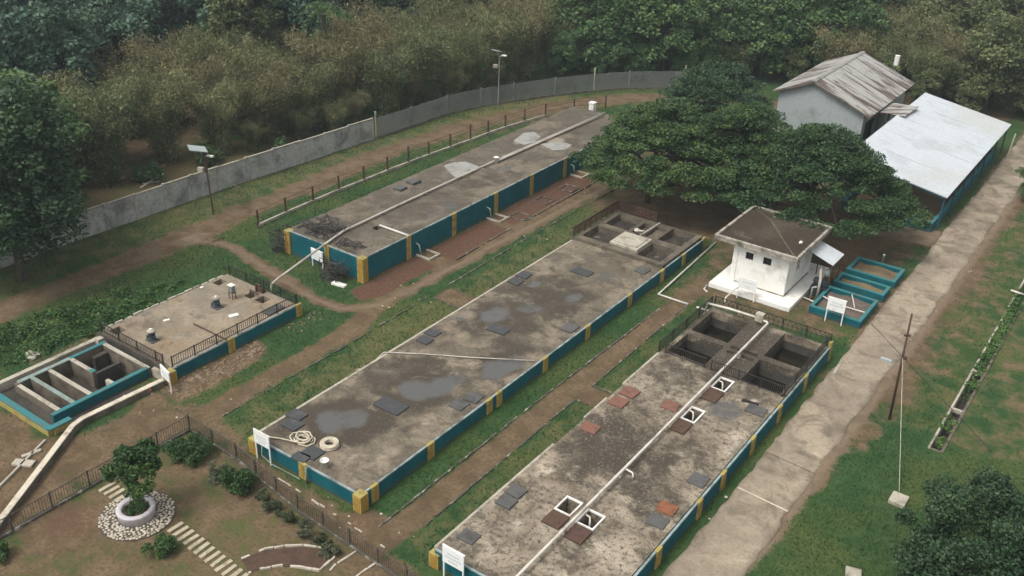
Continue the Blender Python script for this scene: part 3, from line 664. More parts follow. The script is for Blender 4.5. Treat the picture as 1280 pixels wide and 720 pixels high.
def liner(h, z1):  # dark band on the lower inner faces, 3 mm proud of the concrete
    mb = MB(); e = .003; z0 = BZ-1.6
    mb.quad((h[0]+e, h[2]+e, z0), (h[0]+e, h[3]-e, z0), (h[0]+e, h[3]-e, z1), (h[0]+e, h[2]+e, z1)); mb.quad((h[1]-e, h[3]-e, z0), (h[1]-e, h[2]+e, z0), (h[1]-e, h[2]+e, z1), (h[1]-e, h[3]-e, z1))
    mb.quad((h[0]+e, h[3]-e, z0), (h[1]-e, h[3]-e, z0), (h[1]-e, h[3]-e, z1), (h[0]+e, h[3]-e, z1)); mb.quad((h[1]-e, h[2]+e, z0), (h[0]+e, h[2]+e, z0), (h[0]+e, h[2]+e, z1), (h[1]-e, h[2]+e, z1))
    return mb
for h in HB[4:8]: build(liner(h, BZ-.45), 'dark_band', M['conc_dark'], tB)

def railing(pts, z, h, label, mat='black', step=.13, post=1.6, style='bars', cat='railing', bw=.022, name='railing'):
    r = thing(name, (*pts[0], z), label, cat)
    for a, b in zip(pts[:-1], pts[1:]):
        L = math.dist(a, b); n_ = max(1, round(L/post)); P = lambda t: (a[0]+(b[0]-a[0])*t, a[1]+(b[1]-a[1])*t)
        for i_ in range(n_+1):
            if i_ == 0 and a != pts[0]: continue
            x, y = P(i_/n_); build(MB().box(x-.03, x+.03, y-.03, y+.03, z, z+h+.05), 'post', M[mat], r)
        for i_ in range(n_):
            mb = MB(); p, q = P(i_/n_), P((i_+1)/n_)
            mb.bar((*p, z+h), (*q, z+h), .04); mb.bar((*p, z+.1), (*q, z+.1), .035)
            if style == 'bars':
                m_ = max(2, int(math.dist(p, q)/step))
                for k_ in range(1, m_):
                    t = k_/m_; x, y = p[0]+(q[0]-p[0])*t, p[1]+(q[1]-p[1])*t; mb.bar((x, y, z+.1), (x, y, z+h), bw)
            else:
                mb.bar((*p, z+h*.55), (*q, z+h*.55), .03); m_ = max(2, int(math.dist(p, q)/.26))
                for k_ in range(m_):
                    t, u = k_/m_, (k_+1)/m_; P1 = lambda s_: (p[0]+(q[0]-p[0])*s_, p[1]+(q[1]-p[1])*s_)
                    mb.bar((*P1(t), z+h*.55), (*P1((t+u)/2), z+h), bw); mb.bar((*P1((t+u)/2), z+h), (*P1(u), z+h*.55), bw)
                    mb.bar((*P1(t), z+.1), (*P1(t), z+h*.55), bw)
            build(mb, 'rail_panel', M[mat], r)
    return r
railing([(-19.9, 50.85), (-12.62, 50.85)], BZ-.02, .72, 'dark zigzag railing along the far side of the deep basins, nearest the guard house', style='zig')
railing([(-20.04, 43.9), (-20.04, 50.7)], BZ-.05, .72, 'dark railing on the left side of the deep basins, above the grass strip')
railing([(-19.7, 44.08), (-17.3, 44.08)], BZ-.02, .6, 'short dark railing before the near left deep basin')
railing([(-16.9, 44.06), (-15.3, 44.06), (-12.8, 44.06)], BZ-.02, .62, 'dark railing before the near right deep basin, crossed by the white pipe', step=.1)
railing([(-12.72, 44.15), (-12.72, 50.6)], BZ+.0, .6, 'dark railing on top of the blue wall beside the concrete road')

# ------------------------------------------------------------------ tall tank (A)
tA = thing('settling_tank', (-43.2, 59, 0), 'tallest tank with dark blue walls, yellow piers and brown top, behind the footpath', 'tank')
AZ = 1.68
def coverA(x, y):
    wet = blobs(x, y, [(-42.4, 59.2, .7, 1.4, .5), (-41.0, 50.5, .8, 2.2, .4)])
    br = blobs(x, y, [(-42, 52, 2, 5, .5), (-44.8, 48, 1.6, 3, .45), (-41.5, 57, 1.3, 2.5, .55), (-42.5, 43.5, 1.2, 1.6, .35), (-44, 71, 2, 3, .4)])
    pale = blobs(x, y, [(-45.0, 57.6, .8, 1.2, .95), (-44.2, 56.2, .4, .6, .8), (-44.9, 66.6, .65, 1.5, .95), (-42.0, 67.0, .9, .8, .9), (-43.0, 68.0, .8, .7, .8), (-42.0, 43.6, .8, .8, .3), (-43.2, 60.2, .5, 1.6, .42)])
    return np.stack([wet, br, pale, wet*0+1], -1)
HA = [(-42.6, -42.1, 44.75, 45.3, .8)]
slab_obj('slab', M['slabA'], tA, -46.7, -39.95, 41.0, 77.0, AZ-.03, -.2, HA, .32, coverA)
tank_walls(tA, [('y', 40.86, -46.6, -39.9, -1), ('x', -39.8, 41.1, 77.0, 1)], -.1, AZ)
build(MB().box(-46.86, -46.71, 41.2, 77, -.1, AZ-.05, .015), 'side_kerb', M['conc'], tA)
for y in (45.3, 50.2, 55.2, 59.9, 64.7, 69.5, 74.3): pilaster(tA, -39.8, y, 'x', -.05, AZ, .42)
pilaster(tA, -39.9, 40.95, 'x', -.05, AZ, corner=True); pilaster(tA, -42.95, 40.86, 'y', -.05, AZ, .42); pilaster(tA, -46.6, 40.95, 'x', -.05, AZ-.05, corner=True)
for pp_ in (((555, 207), (566, 203), (582, 202), (592, 206), (606, 211), (588, 216), (570, 222), (560, 214)), ((642, 176), (655, 166), (668, 165), (676, 171), (668, 178), (655, 181)), ((676, 180), (700, 177), (715, 181), (708, 187), (690, 188))):
    build(MB().prism([G(*q_, AZ)[:2] for q_ in pp_][::-1], AZ-.05, AZ+.012), 'cement_patch', M['cement'], tA)

# ------------------------------------------------------------------ low pump tank (D)
tD = thing('pump_tank', (-43, 31, 0), 'low tan topped pump tank with a blue side wall, left of the tall tank', 'tank')
DZ = .78
HD = [(-45.85, -45.15, 26.5, 27.15, .6), (-46.0, -45.4, 33.9, 34.6, .6), (-43.2, -42.6, 34.0, 34.75, .7), (-42.3, -41.6, 34.05, 34.75, .6)]
def coverD(x, y):
    wet = blobs(x, y, [(-45.9, 29.3, .4, .8, .4)])
    br = blobs(x, y, [(-42, 27, 1.6, 1.6, .6), (-40.8, 31, .8, 4, .5), (-44.5, 28, 1.4, 1.2, .35), (-42, 34, 1.6, 1, .4)])
    pale = blobs(x, y, [(-44, 31.5, 1.6, 2, .25), (-41.2, 28.6, .7, 1.5, .3), (-44.8, 33.5, 1, 1, .3)])
    dk = blobs(x, y, [(-45.9, 29.2, .5, .9, .55), (-43.6, 30.3, .9, .6, .5)])
    return np.stack([np.maximum(wet, dk*.0), br, pale-dk, wet*0+1], -1)
slab_obj('slab', M['slabD'], tD, -46.2, -39.95, 26.3, 35.25, DZ-.03, -.2, HD, .28, coverD)
tank_walls(tD, [('x', -39.8, 26.2, 35.3, 1)], -.1, DZ)
for y in (30.1, 35.25): pilaster(tD, -39.8, y, 'x', -.05, DZ+.02, .46)
pilaster(tD, -39.85, 26.0, 'x', -.05, DZ-.1, corner=True)
mb = MB()
for k_ in range(14): mb.box(-46.34, -46.2, 26.6+k_*.61, 26.6+k_*.61+R_.uniform(.4, .6), -.1, DZ+R_.uniform(-.02, .05), .02)
build(mb, 'side_kerb', M['conc_pale'], tD)
mb = MB().box(-46.2, -40.0, 25.98, 26.06, -.1, DZ-.05); build(mb, 'end_wall', M['conc_dark'], tD)
for (x, y) in ((-43.07, 27.35), (-43.3, 32.05)):
    p = thing('mixer_pump', (x, y, DZ-.03), 'blue grey pump with a pale cap, ' + ('nearest the open channels' if y < 30 else 'in the middle of the tan tank top'), 'pump', 'pumps on the low tank')
    build(MB().box(x-.32, x+.3, y-.26, y+.26, DZ-.03, DZ+.03), 'base_plate', M['plank'], p)
    mb = MB().lathe((x, y, DZ+.03), [(.2, 0), (.2, .1), (.13, .13), (.17, .18), (.17, .42), (.1, .47), (.1, .52)], 14); mb.tube([(x-.1, y, DZ+.2), (x-.34, y-.06, DZ+.2), (x-.36, y-.06, DZ)], .06, 8); mb.tube([(x+.1, y, DZ+.28), (x+.24, y+.02, DZ+.28)], .08, 8)
    for a in range(8):
        t = a*PI/4; mb.bar((x+.17*math.cos(t), y+.17*math.sin(t), DZ+.22), (x+.17*math.cos(t), y+.17*math.sin(t), DZ+.44), .025)
    build(mb, 'motor', M['pump'], p, False)
    build(MB().lathe((x, y, DZ+.53), [(.1, 0), (.24, .02), (.24, .1), (.2, .14)], 16), 'cap', M['conc_pale'], p, True)
    build(MB().box(x-.06, x+.06, y-.05, y+.05, DZ+.67, DZ+.74), 'terminal_box', M['white'], p)
p = thing('control_box', (-43.45, 33.35, DZ-.03), 'white electrical box on a short rusty stand beside the tank top openings', 'box')
mb = MB()
for dx, dy in ((-.16, -.12), (.16, -.12), (.16, .12), (-.16, .12)): mb.bar((-43.45+dx, 33.35+dy, DZ-.03), (-43.45+dx*.9, 33.35+dy*.9, DZ+.42), .04)
mb.box(-43.66, -43.24, 33.2, 33.5, DZ+.4, DZ+.44); build(mb, 'stand', M['rustpost'], p)
build(MB().box(-43.62, -43.28, 33.22, 33.48, DZ+.44, DZ+.86), 'cabinet', M['galv'], p, bevel=.01); build(MB().box(-43.66, -43.24, 33.18, 33.52, DZ+.86, DZ+.9), 'lid', M['white'], p)
mb = MB()
for k_ in range(3): mb.box(-43.15+k_*.02, -42.5, 34.86+k_*.1, 34.93+k_*.1, DZ-.03, DZ+.35-.1*k_)
mb.tube([(-43.0, 34.8, DZ), (-43.0, 34.85, DZ+.5), (-42.7, 34.9, DZ+.5), (-42.7, 34.95, DZ)], .05, 8); mb.tube([(-42.9, 34.1, DZ-.3), (-42.9, 34.3, DZ+.35), (-42.2, 34.3, DZ+.3)], .05, 8)
o = build(mb, 'valve_pipes', M['rust']); tag(o, 'rusty valve pipework by the openings at the far end of the tan tank', 'pipework')
for (px, py, w, l, lab) in ((292, 394, .55, .3, 'white board lying flat on the tan tank top near the railing'), (208, 400, .35, .16, 'small white scrap lying beside the near pump'), (252, 359, .2, .14, 'tiny white scrap near the far left edge of the tan tank top')):
    q = G(px, py, DZ); o = build(MB().obox((q[0], q[1], DZ-.005), (w, l, .04), 1.2), 'white_board', M['white']); tag(o, lab, 'board')
q0, q1 = G(242, 405, DZ), G(283, 425, DZ); o = build(MB().tube([(q0[0], q0[1], DZ+.02), (q1[0], q1[1], DZ+.02)], .045, 6), 'loose_pipe', M['rust']); tag(o, 'brown pipe lying across the tan tank top towards its railing', 'pipe')
q0 = G(340, 383, DZ); o = build(MB().obox((-40.5, 33.9, DZ+.02), (.7, 1.3, .07), 0), 'hatch_cover', M['plank']); tag(o, 'dark hatch cover beside the railing of the tan pump tank', 'hatch cover', 'hatch covers on the tank tops')
railing([(-39.95, 26.3), (-39.95, 35.2)], DZ-.0, .62, 'dark railing along the blue wall of the low pump tank', step=.14)
railing([(-46.1, 35.35), (-42.9, 35.35), (-40.0, 35.35)], DZ-.05, .62, 'dark railing at the far end of the low pump tank', step=.14)
railing([(-46.1, 26.2), (-41.2, 26.2), (-40.6, 26.2)], DZ-.05, .6, 'dark railing between the pump tank and the open channels', step=.14)

# ------------------------------------------------------------------ open channel basin (E)
tE = thing('screen_channel', (-43.2, 23, 0), 'open concrete channel basin with turquoise rims and cross walls at the left', 'basin')
EZ = .6
build(MB().box(-46.0, -45.3, 19.6, 25.95, -.9, .015), 'outer_floor', M['conc_dark'], tE); build(MB().box(-41.1, -40.3, 19.6, 25.95, -.9, .015), 'outer_floor', M['conc_dark'], tE); build(MB().box(-45.3, -41.1, 19.6, 20.46, -.9, .014), 'outer_floor', M['conc_dark'], tE)
mb = MB().box(-41.3, -41.1, 20.05, 25.6, -.9, EZ-.05); o = build(mb, 'channel_wall', M['teal'], tE); build(MB().box(-41.32, -41.08, 20.03, 25.6, EZ-.05, EZ+.02, .008), 'rim', M['rim'], o)
mb = MB().box(-45.3, -45.08, 20.46, 25.8, -.9, EZ-.05); o = build(mb, 'channel_wall', M['conc'], tE); build(MB().box(-45.32, -45.06, 20.6, 23.6, EZ-.05, EZ+.015, .01), 'rim', M['rim_dull'], o); build(MB().box(-45.32, -45.06, 23.62, 25.8, EZ-.05, EZ+.02, .008), 'rim', M['rim'], o)
# the channel floors step down towards the far compartment
for (y0, y1, z) in ((20.65, 21.2, -.25), (21.4, 22.2, -.4), (22.4, 23.5, -.4), (23.7, 25.52, -.7)):
    build(MB().box(-45.06, -41.32, y0, y1, z-.2, z), 'channel_floor', M['darksoil'], tE)
for (y, m, x1, dz, sk) in ((20.55, 'rust_pale', -41.3, -.08, -.3), (21.3, 'rim_dull', -41.3, 0, -.1), (22.3, 'conc_pale', -41.3, -.03, 0), (23.6, 'conc_pale', -43.0, .0, 0), (25.62, 'conc_pale', -41.1, .0, 0)):
    mat = M['conc_pale'] if m == 'rust_pale' else M[m]
    build(MB().box(-45.06, x1-.02, y-.1, y+.1, -.9, EZ-.05+dz), 'cross_wall', M['conc'], tE); build(MB().box(-45.05, x1-.02, y-.11, y+.11, EZ-.05+dz, EZ+dz+.005, .012), 'cross_wall_top', mat, tE)
build(MB().box(-43.35, -43.0, 23.47, 23.73, EZ+.006, EZ+.03), 'gate_slot', M['rim'], tE); build(MB().box(-41.9, -41.32, 23.5, 23.7, -.9, EZ-.02), 'cross_wall', M['conc_pale'], tE)
build(MB().box(-44.8, -44.5, 24.6, 25.4, -.7, EZ-.25), 'baffle', M['conc_dark'], tE); build(MB().box(-43.5, -43.3, 23.75, 25.4, -.7, EZ-.4), 'baffle', M['conc_dark'], tE)
mb = MB().box(-45.6, -40.5, 19.3, 19.58, -.1, .36); mb.box(-40.66, -40.36, 19.58, 20.55, -.1, .36); w = build(mb, 'outer_wall', M['yellow'], tE, bevel=.03)
mb = MB().prism([(-45.65, 19.3), (-40.55, 19.28), (-40.34, 19.45), (-40.34, 20.56), (-40.68, 20.56), (-40.68, 19.62), (-45.65, 19.62)], .36, .46); build(mb, 'outer_rim', M['rim'], w, bevel=.02)
build(MB().box(-46.15, -45.88, 19.3, 25.95, -.1, .5, .02), 'outer_side_wall', M['conc_pale'], tE)
build(MB().box(-45.95, -45.6, 25.6, 26.0, -.1, .62).box(-41.1, -40.1, 25.75, 26.0, -.1, .5), 'corner_block', M['conc_pale'], tE)
# the long white topped channel wall
cw = thing('channel_kerb', (-39.9, 22, 0), 'long pale topped low wall running from the sign past the turquoise basin', 'low wall')
cpts = [(-39.9, 25.6), (-40.12, 20.95), (-39.95, 20.3), (-36.3, 14.5), (-34.0, 10.8)]
def strip(pts, w, z0, z1):
    mb = MB(); L = []; Rr = []
    for i_, p in enumerate(pts):
        a = Vector(pts[max(0, i_-1)]); b = Vector(pts[min(len(pts)-1, i_+1)]); d = (b-a).normalized(); nn = Vector((-d.y, d.x))*w/2
        L.append(Vector(p)+nn); Rr.append(Vector(p)-nn)
    for i_ in range(len(pts)-1):
        A1, B1, C1, D1 = L[i_], L[i_+1], Rr[i_+1], Rr[i_]
        mb.quad((*D1, z1), (*C1, z1), (*B1, z1), (*A1, z1)); mb.quad((*A1, z1), (*B1, z1), (*B1, z0), (*A1, z0)); mb.quad((*C1, z1), (*D1, z1), (*D1, z0), (*C1, z0))
    mb.quad((*L[0], z1), (*L[0], z0), (*Rr[0], z0), (*Rr[0], z1)); mb.quad((*L[-1], z0), (*L[-1], z1), (*Rr[-1], z1), (*Rr[-1], z0))
    return mb
build(strip(cpts, .24, -.1, .34), 'wall_body', M['conc'], cw); build(strip(cpts, .29, .34, .40), 'wall_top', M['paletop'], cw)
o = build(strip([(-40.3, 19.0), (-38.0, 14.2), (-36.5, 11.5)], .09, -.05, .12), 'side_kerb', M['conc_pale']); tag(o, 'thin concrete kerb beside the long pale low wall at the left edge', 'kerb')
q = G(185, 490); o = build(MB().tube([(q[0]-.1, q[1]+.25, .2), (q[0]+.12, q[1]-.12, .2)], [.2, .2], 14), 'clay_pipe', M['brickred']); tag(o, 'round orange clay pipe end under the long pale low wall', 'pipe')
q = G(90, 530, .3); o = build(MB().rock((q[0]+.1, q[1], .05), .16), 'broken_brick', M['orange']); tag(o, 'orange broken brick on the corner of the yellow wall', 'brick')
for (px, py, w, l, rz, lab) in ((30, 580, 1.0, .45, .5, 'pale broken concrete piece on the bare yard at the left edge'), (40, 568, .9, .2, 1.3, 'narrow pale concrete scrap above the broken piece on the bare yard')):
    q = G(px, py); o = build(MB().obox((q[0], q[1], .05), (w, l, .14), rz), 'concrete_scrap', M['conc_pale'], bevel=.03); tag(o, lab, 'rubble')
q = G(43, 445); mb = MB()
for _ in range(6): mb.rock((q[0]+R_.uniform(-.35, .35), q[1]+R_.uniform(-.3, .3), .05), R_.uniform(.12, .28), .9)
o = build(mb, 'white_sack', M['conc_pale']); tag(o, 'crumpled white sack lying in the weeds by the channel basin', 'sack')

# ------------------------------------------------------------------ signs
def sign(a, b, h, bh, label, lines=3, wide=.05):
    """white board on two legs; a, b are the legs' feet"""
    a, b = Vector(a), Vector(b); mid = (a+b)/2; d = (b-a); L = d.length; ang = math.atan2(d.y, d.x)
    r = thing('sign_board', (mid.x, mid.y, 0), label, 'sign', 'white signboards on legs')
    for p in (a, b): build(MB().obox((p.x, p.y, h/2-.05), (.06, .05, h+.1-.02), ang), 'leg', M['signwhite'], r)
    o = build(MB().obox((mid.x+.03*math.sin(ang), mid.y-.03*math.cos(ang), h-bh/2), (L+wide*2, .03, bh), ang), 'board', M['signwhite'], r)
    build(MB().obox((mid.x, mid.y, h+.012), (L+wide*2+.05, .07, .04), ang), 'frame_top', M['white'], r)
    mb = MB(); n_ = Vector((math.sin(ang), -math.cos(ang))); u = d.normalized()
    for i_ in range(lines):
        z = h-bh*(.34+.22*i_); wl = L*(.62 if i_ != 1 else .78)*(.8 if i_ == 2 else 1); x = -wl/2
        while x < wl/2:
            w = R_.uniform(.04, .10); c = mid+u*(x+w/2)+n_*.047
            mb.obox((c.x, c.y, z), (w*.86, .004, bh*.10), ang); x += w+.015
    build(mb, 'lettering', M['text'], o)
sign((-31.32, 24.45), (-30.38, 24.45), 1.68, .72, 'white sign at the near left corner of the middle tank, by the coiled hoses')
sign((-19.25, 23.8), (-18.25, 23.8), 1.75, .85, 'white sign on two legs at the near end of the right hand tank')
sign((-39.85, 25.55), (-38.95, 25.35), 1.3, .62, 'white sign on two legs by the turquoise channel basin and rubble')
sign((-44.0, 40.5), (-43.0, 40.45), 1.3, .72, 'white sign on two legs in front of the tall blue tank')
sign((-19.9, 54.45), (-18.8, 54.55), 1.5, .7, 'white sign on two legs before the white guard house plinth', 1)
sign((-14.3, 55.1), (-13.3, 55.15), 1.74, .85, 'white sign on two legs in front of the brown turquoise basin beside the road', 2)

# ------------------------------------------------------------------ hatch covers, lids, hoses, bucket
def lid(px, py, z, w, l, mat, label, rz=0, th=.07, name='hatch_cover', tilt=(0, 0), dz=0):
    q = G(px, py, z); o = build(MB().obox((q[0], q[1], z-.02+th/2+dz), (w, l, th), rz, tilt), name, M[mat], bevel=.008)
    return tag(o, label, 'hatch cover', 'hatch covers on the tank tops')
lid(366, 531, CZ, .9, .75, 'slate', 'dark slab lid nearest the sign on the middle tank', dz=.0); lid(371, 519, CZ, .9, .72, 'slate', 'dark slab lid just behind the lid nearest the sign, middle tank', .03)
lid(481, 504, CZ, .85, .95, 'slate', 'left dark lid of the pair in the middle of the puddles', .05); lid(496, 511, CZ, .8, .95, 'slate', 'right dark lid of the pair in the middle of the puddles', .05)
lid(391, 566, CZ, .9, .8, 'slate', 'dark wet lid between the coiled hoses and the front wall', .02); lid(376, 572, CZ, .8, .6, 'slate', 'dark wet lid behind the sign at the front wall', .1)
lid(574, 506, CZ, .8, .8, 'plank', 'near grey lid of the pair by the yellow pier of the middle tank wall'); lid(592, 497, CZ, .8, .9, 'plank', 'far grey lid of the pair by the yellow pier of the middle tank wall', .1)
lid(531, 425, CZ, .8, .7, 'slate', 'near dark lid on the left edge of the middle tank, left of the thin pipe'); lid(541, 416, CZ, .8, .7, 'slate', 'far dark lid on the left edge of the middle tank, by the thin pipe', .05)
lid(645, 352, CZ, .8, .8, 'slate', 'near dark lid of the far pair on the left edge of the middle tank'); lid(655, 344, CZ, .8, .8, 'slate', 'far dark lid of the far pair on the left edge of the middle tank', .04)
lid(728, 340, CZ, 1.3, .8, 'slate', 'wide dark lid just before the sand filled pits'); lid(803, 338, CZ, .8, .9, 'plank', 'grey lid beside the wall just before the sand filled pits')
lid(623, 412, CZ, 1.2, .8, 'slate', 'dark lid beside the largest far puddle on the middle tank', .05); lid(712, 410, CZ, .8, 1.0, 'plank', 'grey lid near the right wall beyond the thin pipe, middle tank')
lid(633, 628, BZ, .78, .72, 'plank', 'near grey brown lid of the pair on the left edge of the right hand tank', .02, .12); lid(645, 615, BZ, .78, .74, 'plank', 'far grey brown lid of the pair on the left edge of the right hand tank', -.04, .1)
lid(586, 671, BZ, .8, .72, 'plank', 'grey brown lid right behind the sign of the right hand tank', .03)
lid(738, 535, BZ, .85, .75, 'redlid', 'red brown lid beside the broken left edge of the right hand tank', .05)
lid(773, 503, BZ, .85, .85, 'redlid', 'near red brown lid of the touching pair, right hand tank', .02, .1); lid(787, 491, BZ, .85, .85, 'redlid', 'far red brown lid of the touching pair, right hand tank', -.05, .1)
lid(838, 507, BZ, .85, .8, 'redlid', 'worn red brown lid between the red pair and the white pipe', .1, .05)
lid(945, 513, BZ, 1.0, .8, 'plank', 'grey lid beside the wall before the near right deep basin', .05); lid(938, 503, BZ, .9, .2, 'dark', 'narrow dark lid edge next to the grey lid by the road side wall', .15, .06)
lid(873, 600, BZ, .8, .9, 'plank', 'grey lid beside the road side wall, halfway along the right hand tank', .02)
lid(834, 636, BZ, .85, .7, 'orange', 'bright orange rusted lid beside the road side wall', .05, .06, tilt=(.05, 0), dz=.02); lid(822, 652, BZ, .85, .75, 'plank', 'grey lid in front of the orange rusted lid', .05)
lid(500, 236, AZ, .75, .8, 'plank', 'near thick square lid on the tall tank', .1, .16); lid(517, 228, AZ, .75, .9, 'plank', 'far thick square lid on the tall tank', -.05, .18)
lid(735, 338, CZ, .01, .01, 'slate', 'x') if False else None
def planks(x0, x1, y0, y1, label, tilt=0):
    r = thing('rusty_cover', ((x0+x1)/2, (y0+y1)/2, BZ), label, 'hatch cover', 'rusty ribbed covers beside the openings')
    n_ = 3; h = (y1-y0)/n_
    for k_ in range(n_): build(MB().obox(((x0+x1)/2, y0+h*(k_+.5), BZ+.05), (x1-x0, h*.92, .07), 0, (.12, 0)), 'ribbed_plate', M['rust'], r)
planks(-17.38, -16.5, 28.15, 29.1, 'rusty ribbed cover left of the white pipe beside the nearest opening'); planks(-16.1, -15.25, 27.95, 28.95, 'rusty ribbed cover right of the white pipe beside the nearest opening')
planks(-16.12, -15.36, 37.7, 38.78, 'rusty ribbed cover beside the middle opening of the right hand tank'); planks(-16.14, -15.3, 41.2, 42.36, 'rusty ribbed cover beside the opening nearest the deep basins')
q = G(379, 550, CZ); mb = MB(); pts = []
for k_ in range(150):
    t = k_*.21; rr = .36+.10*math.sin(k_*.07)+.02*math.sin(k_*1.7); pts.append((q[0]+.12*math.sin(k_*.045)+rr*1.15*math.cos(t), q[1]+.1*math.cos(k_*.04)+rr*math.sin(t), CZ+.02+.0011*k_+.02*math.sin(k_*.9)))
pts += [(q[0]-.3, q[1]-.45, CZ+.06), (q[0]-.9, q[1]-.62, CZ+.04), (q[0]-1.3, q[1]-.9, CZ+.1), (q[0]-1.35, q[1]-1.22, CZ+.04)]
o = build(mb.tube(pts, .036, 6), 'coiled_hose', M['hose'], None, True); tag(o, 'loosely coiled pale hose with a loose end towards the sign', 'hose')
q = G(412, 557, CZ); mb = MB()
for k_ in range(3):
    for j_, rr in enumerate((.42, .34, .27)):
        ring = [(q[0]+(rr+.012*math.sin(a*3+k_))*math.cos(a), q[1]+rr*math.sin(a), CZ+.03+.075*k_) for a in np.linspace(0, 2*PI, 28, endpoint=False)]; mb.tube(ring, .042, 6, True)
o = build(mb, 'coiled_hose', M['hose'], None, True); tag(o, 'tight thick ring of coiled pale hose near the white bucket', 'hose')
def bucket(px, py, z, r, h, label, mat='white'):
    q = G(px, py, z); b = thing('bucket', (q[0], q[1], z), label, 'bucket')
    build(MB().lathe((q[0], q[1], z-.02), [(r*.82, 0), (r, h), (r*1.06, h), (r*1.06, h+.03), (r*.9, h+.03), (r*.85, h-.06)], 20), 'pail', M[mat], b, True)
    pts = [(q[0]+r*1.05*math.cos(a), q[1], z+h*.75+r*.9*math.sin(-a)*.6) for a in np.linspace(0, PI, 9)]; build(MB().tube(pts, .012, 5), 'handle', M['wire'], b)
bucket(406, 583, CZ, .2, .36, 'white bucket on the middle tank in front of the coiled hoses')
bucket(620, 203, AZ, .2, .45, 'white bucket upside on the tall tank beside its long pipe')
o = build(MB().box(-45.75, -45.25, 78.0, 78.5, -.05, 1.9).box(-45.8, -45.2, 77.95, 78.55, 1.9, 2.0), 'white_box', M['white']); tag(o, 'white square box standing beyond the far end of the tall tank', 'box')
mb = MB().tube([(-33.0, 33.0, .03), (-32.3, 33.2, .35), (-32.05, 34.3, CZ+.05), (-30.2, 35.6, CZ+.03), (-28, 36.9, CZ+.04), (-25.0, 38.8, CZ+.07)], .034, 8); o = build(mb, 'thin_pipe', M['pvc_old'], None, True); tag(o, 'thin white pipe lying slantwise across the middle tank', 'pipe')

# ------------------------------------------------------------------ pipes
def elbow(p, r): return MB().lathe((p[0], p[1], p[2]-r), [(r*.6, 0), (r, r*.5), (r, r*1.5), (r*.6, r*2)], 10)
pb = thing('water_pipe', (-16.2, 36, BZ), 'long white pipe raised along the right hand tank to the deep basins', 'pipe')
build(MB().tube([(-16.14, 23.75, .0), (-16.14, 23.75, BZ+.2), (-16.14, 23.85, BZ+.3), (-16.15, 24.0, BZ+.3), (-16.2, 36, BZ+.3), (-16.25, 50.25, BZ+.35), (-16.32, 50.42, BZ+.35), (-16.6, 50.45, BZ+.35)], .07, 10), 'main_pipe', M['pvc'], pb, True)
build(MB().tube([(-17.1, 50.5, BZ+.38), (-18.8, 50.45, BZ+.38), (-20.15, 50.4, BZ+.3), (-20.35, 50.4, .1)], .075, 10), 'branch_pipe', M['pvc'], pb, True)
build(MB().box(-17.1, -16.62, 50.35, 50.75, BZ+.2, BZ+.72), 'valve_box', M['conc_pale'], pb, bevel=.02)
for y in (24.8, 28.2, 33, 36.6, 41.4, 46.2): build(MB().box(-16.26, -16.14, y-.08, y+.08, BZ-.02, BZ+.22), 'pipe_support', M['pvc_old'], pb)
build(MB().tube([(-16.2, 33.3, BZ+.28), (-15.75, 33.25, BZ+.28), (-15.68, 33.2, BZ+.2), (-15.68, 33.2, BZ-.02)], .045, 8), 'drop_pipe', M['pvc'], pb, True)
pa = thing('water_pipe', (-43.6, 58, AZ), 'long pale pipe laid along the top of the tall tank and sloping down in front', 'pipe')
build(MB().tube([(-43.0, 40.7, AZ+.12), (-43.5, 43, AZ+.12), (-43.62, 50, AZ+.12), (-43.6, 60, AZ+.14), (-43.45, 69, AZ+.13), (-43.3, 76.8, AZ+.14)], .08, 8), 'main_pipe', M['pvc_old'], pa, True)
build(MB().tube([(-43.42, 60.2, AZ+.14), (-43.28, 69, AZ+.13), (-43.1, 76, AZ+.14)], .06, 8), 'second_pipe', M['pvc_old'], pa, True)
build(MB().tube([(-43.0, 40.7, AZ+.12), (-43.0, 36.6, .95), (-43.05, 36.1, .75), (-43.05, 36.0, .0)], .07, 8), 'down_pipe', M['pvc_old'], pa, True)
for y in (42.6, 47, 51.5, 56, 61.5, 66, 71): build(MB().box(-43.75, -43.4, y-.07, y+.07, AZ-.03, AZ+.06), 'pipe_support', M['conc'], pa)
o = build(MB().tube([(-42.35, 45.3, AZ+.07), (-39.75, 45.3, AZ+.07)], .075, 8), 'branch_pipe', M['pvc'], None, True); tag(o, 'short white pipe from the dark hole to the wall edge of the tall tank', 'pipe')
o = build(MB().tube([(-24.55, 61.3, .08), (-24.0, 51.45, .1), (-21.9, 51.5, .1)], .07, 8), 'ground_pipe', M['pvc'], None, True); tag(o, 'white pipe on the ground bending round the far corner of the middle tank', 'pipe')
o = build(MB().tube([(-21.3, 51.5, .1), (-20.3, 51.5, .12)], .07, 8), 'ground_pipe', M['pvc'], None, True); tag(o, 'short white pipe end beside the deep basins railing', 'pipe')
o = build(MB().tube([G(906, 378, .5), G(907, 372, .75), G(918, 362, .75), G(926, 357, .6)], .05, 8), 'bent_pipe', M['pvc'], None, True); tag(o, 'bent white pipe rising beside the guard house sign', 'pipe')
o = build(MB().tube([G(884, 356, .05), G(880, 361, .05), G(884, 365, .05)], .05, 8), 'bent_pipe', M['pvc'], None, True); tag(o, 'small bent white pipe at the left corner of the guard house plinth', 'pipe')
o = build(MB().tube([(-31.1, 24.62, .75), (-31.0, 24.45, .3), (-30.3, 24.45, .08), (-28.6, 24.5, .08), (-28.45, 24.5, .06)], .03, 6), 'drain_hose', M['rim_dull'], None, True); tag(o, 'thin white hose at the foot of the middle tank front wall behind its sign', 'hose')
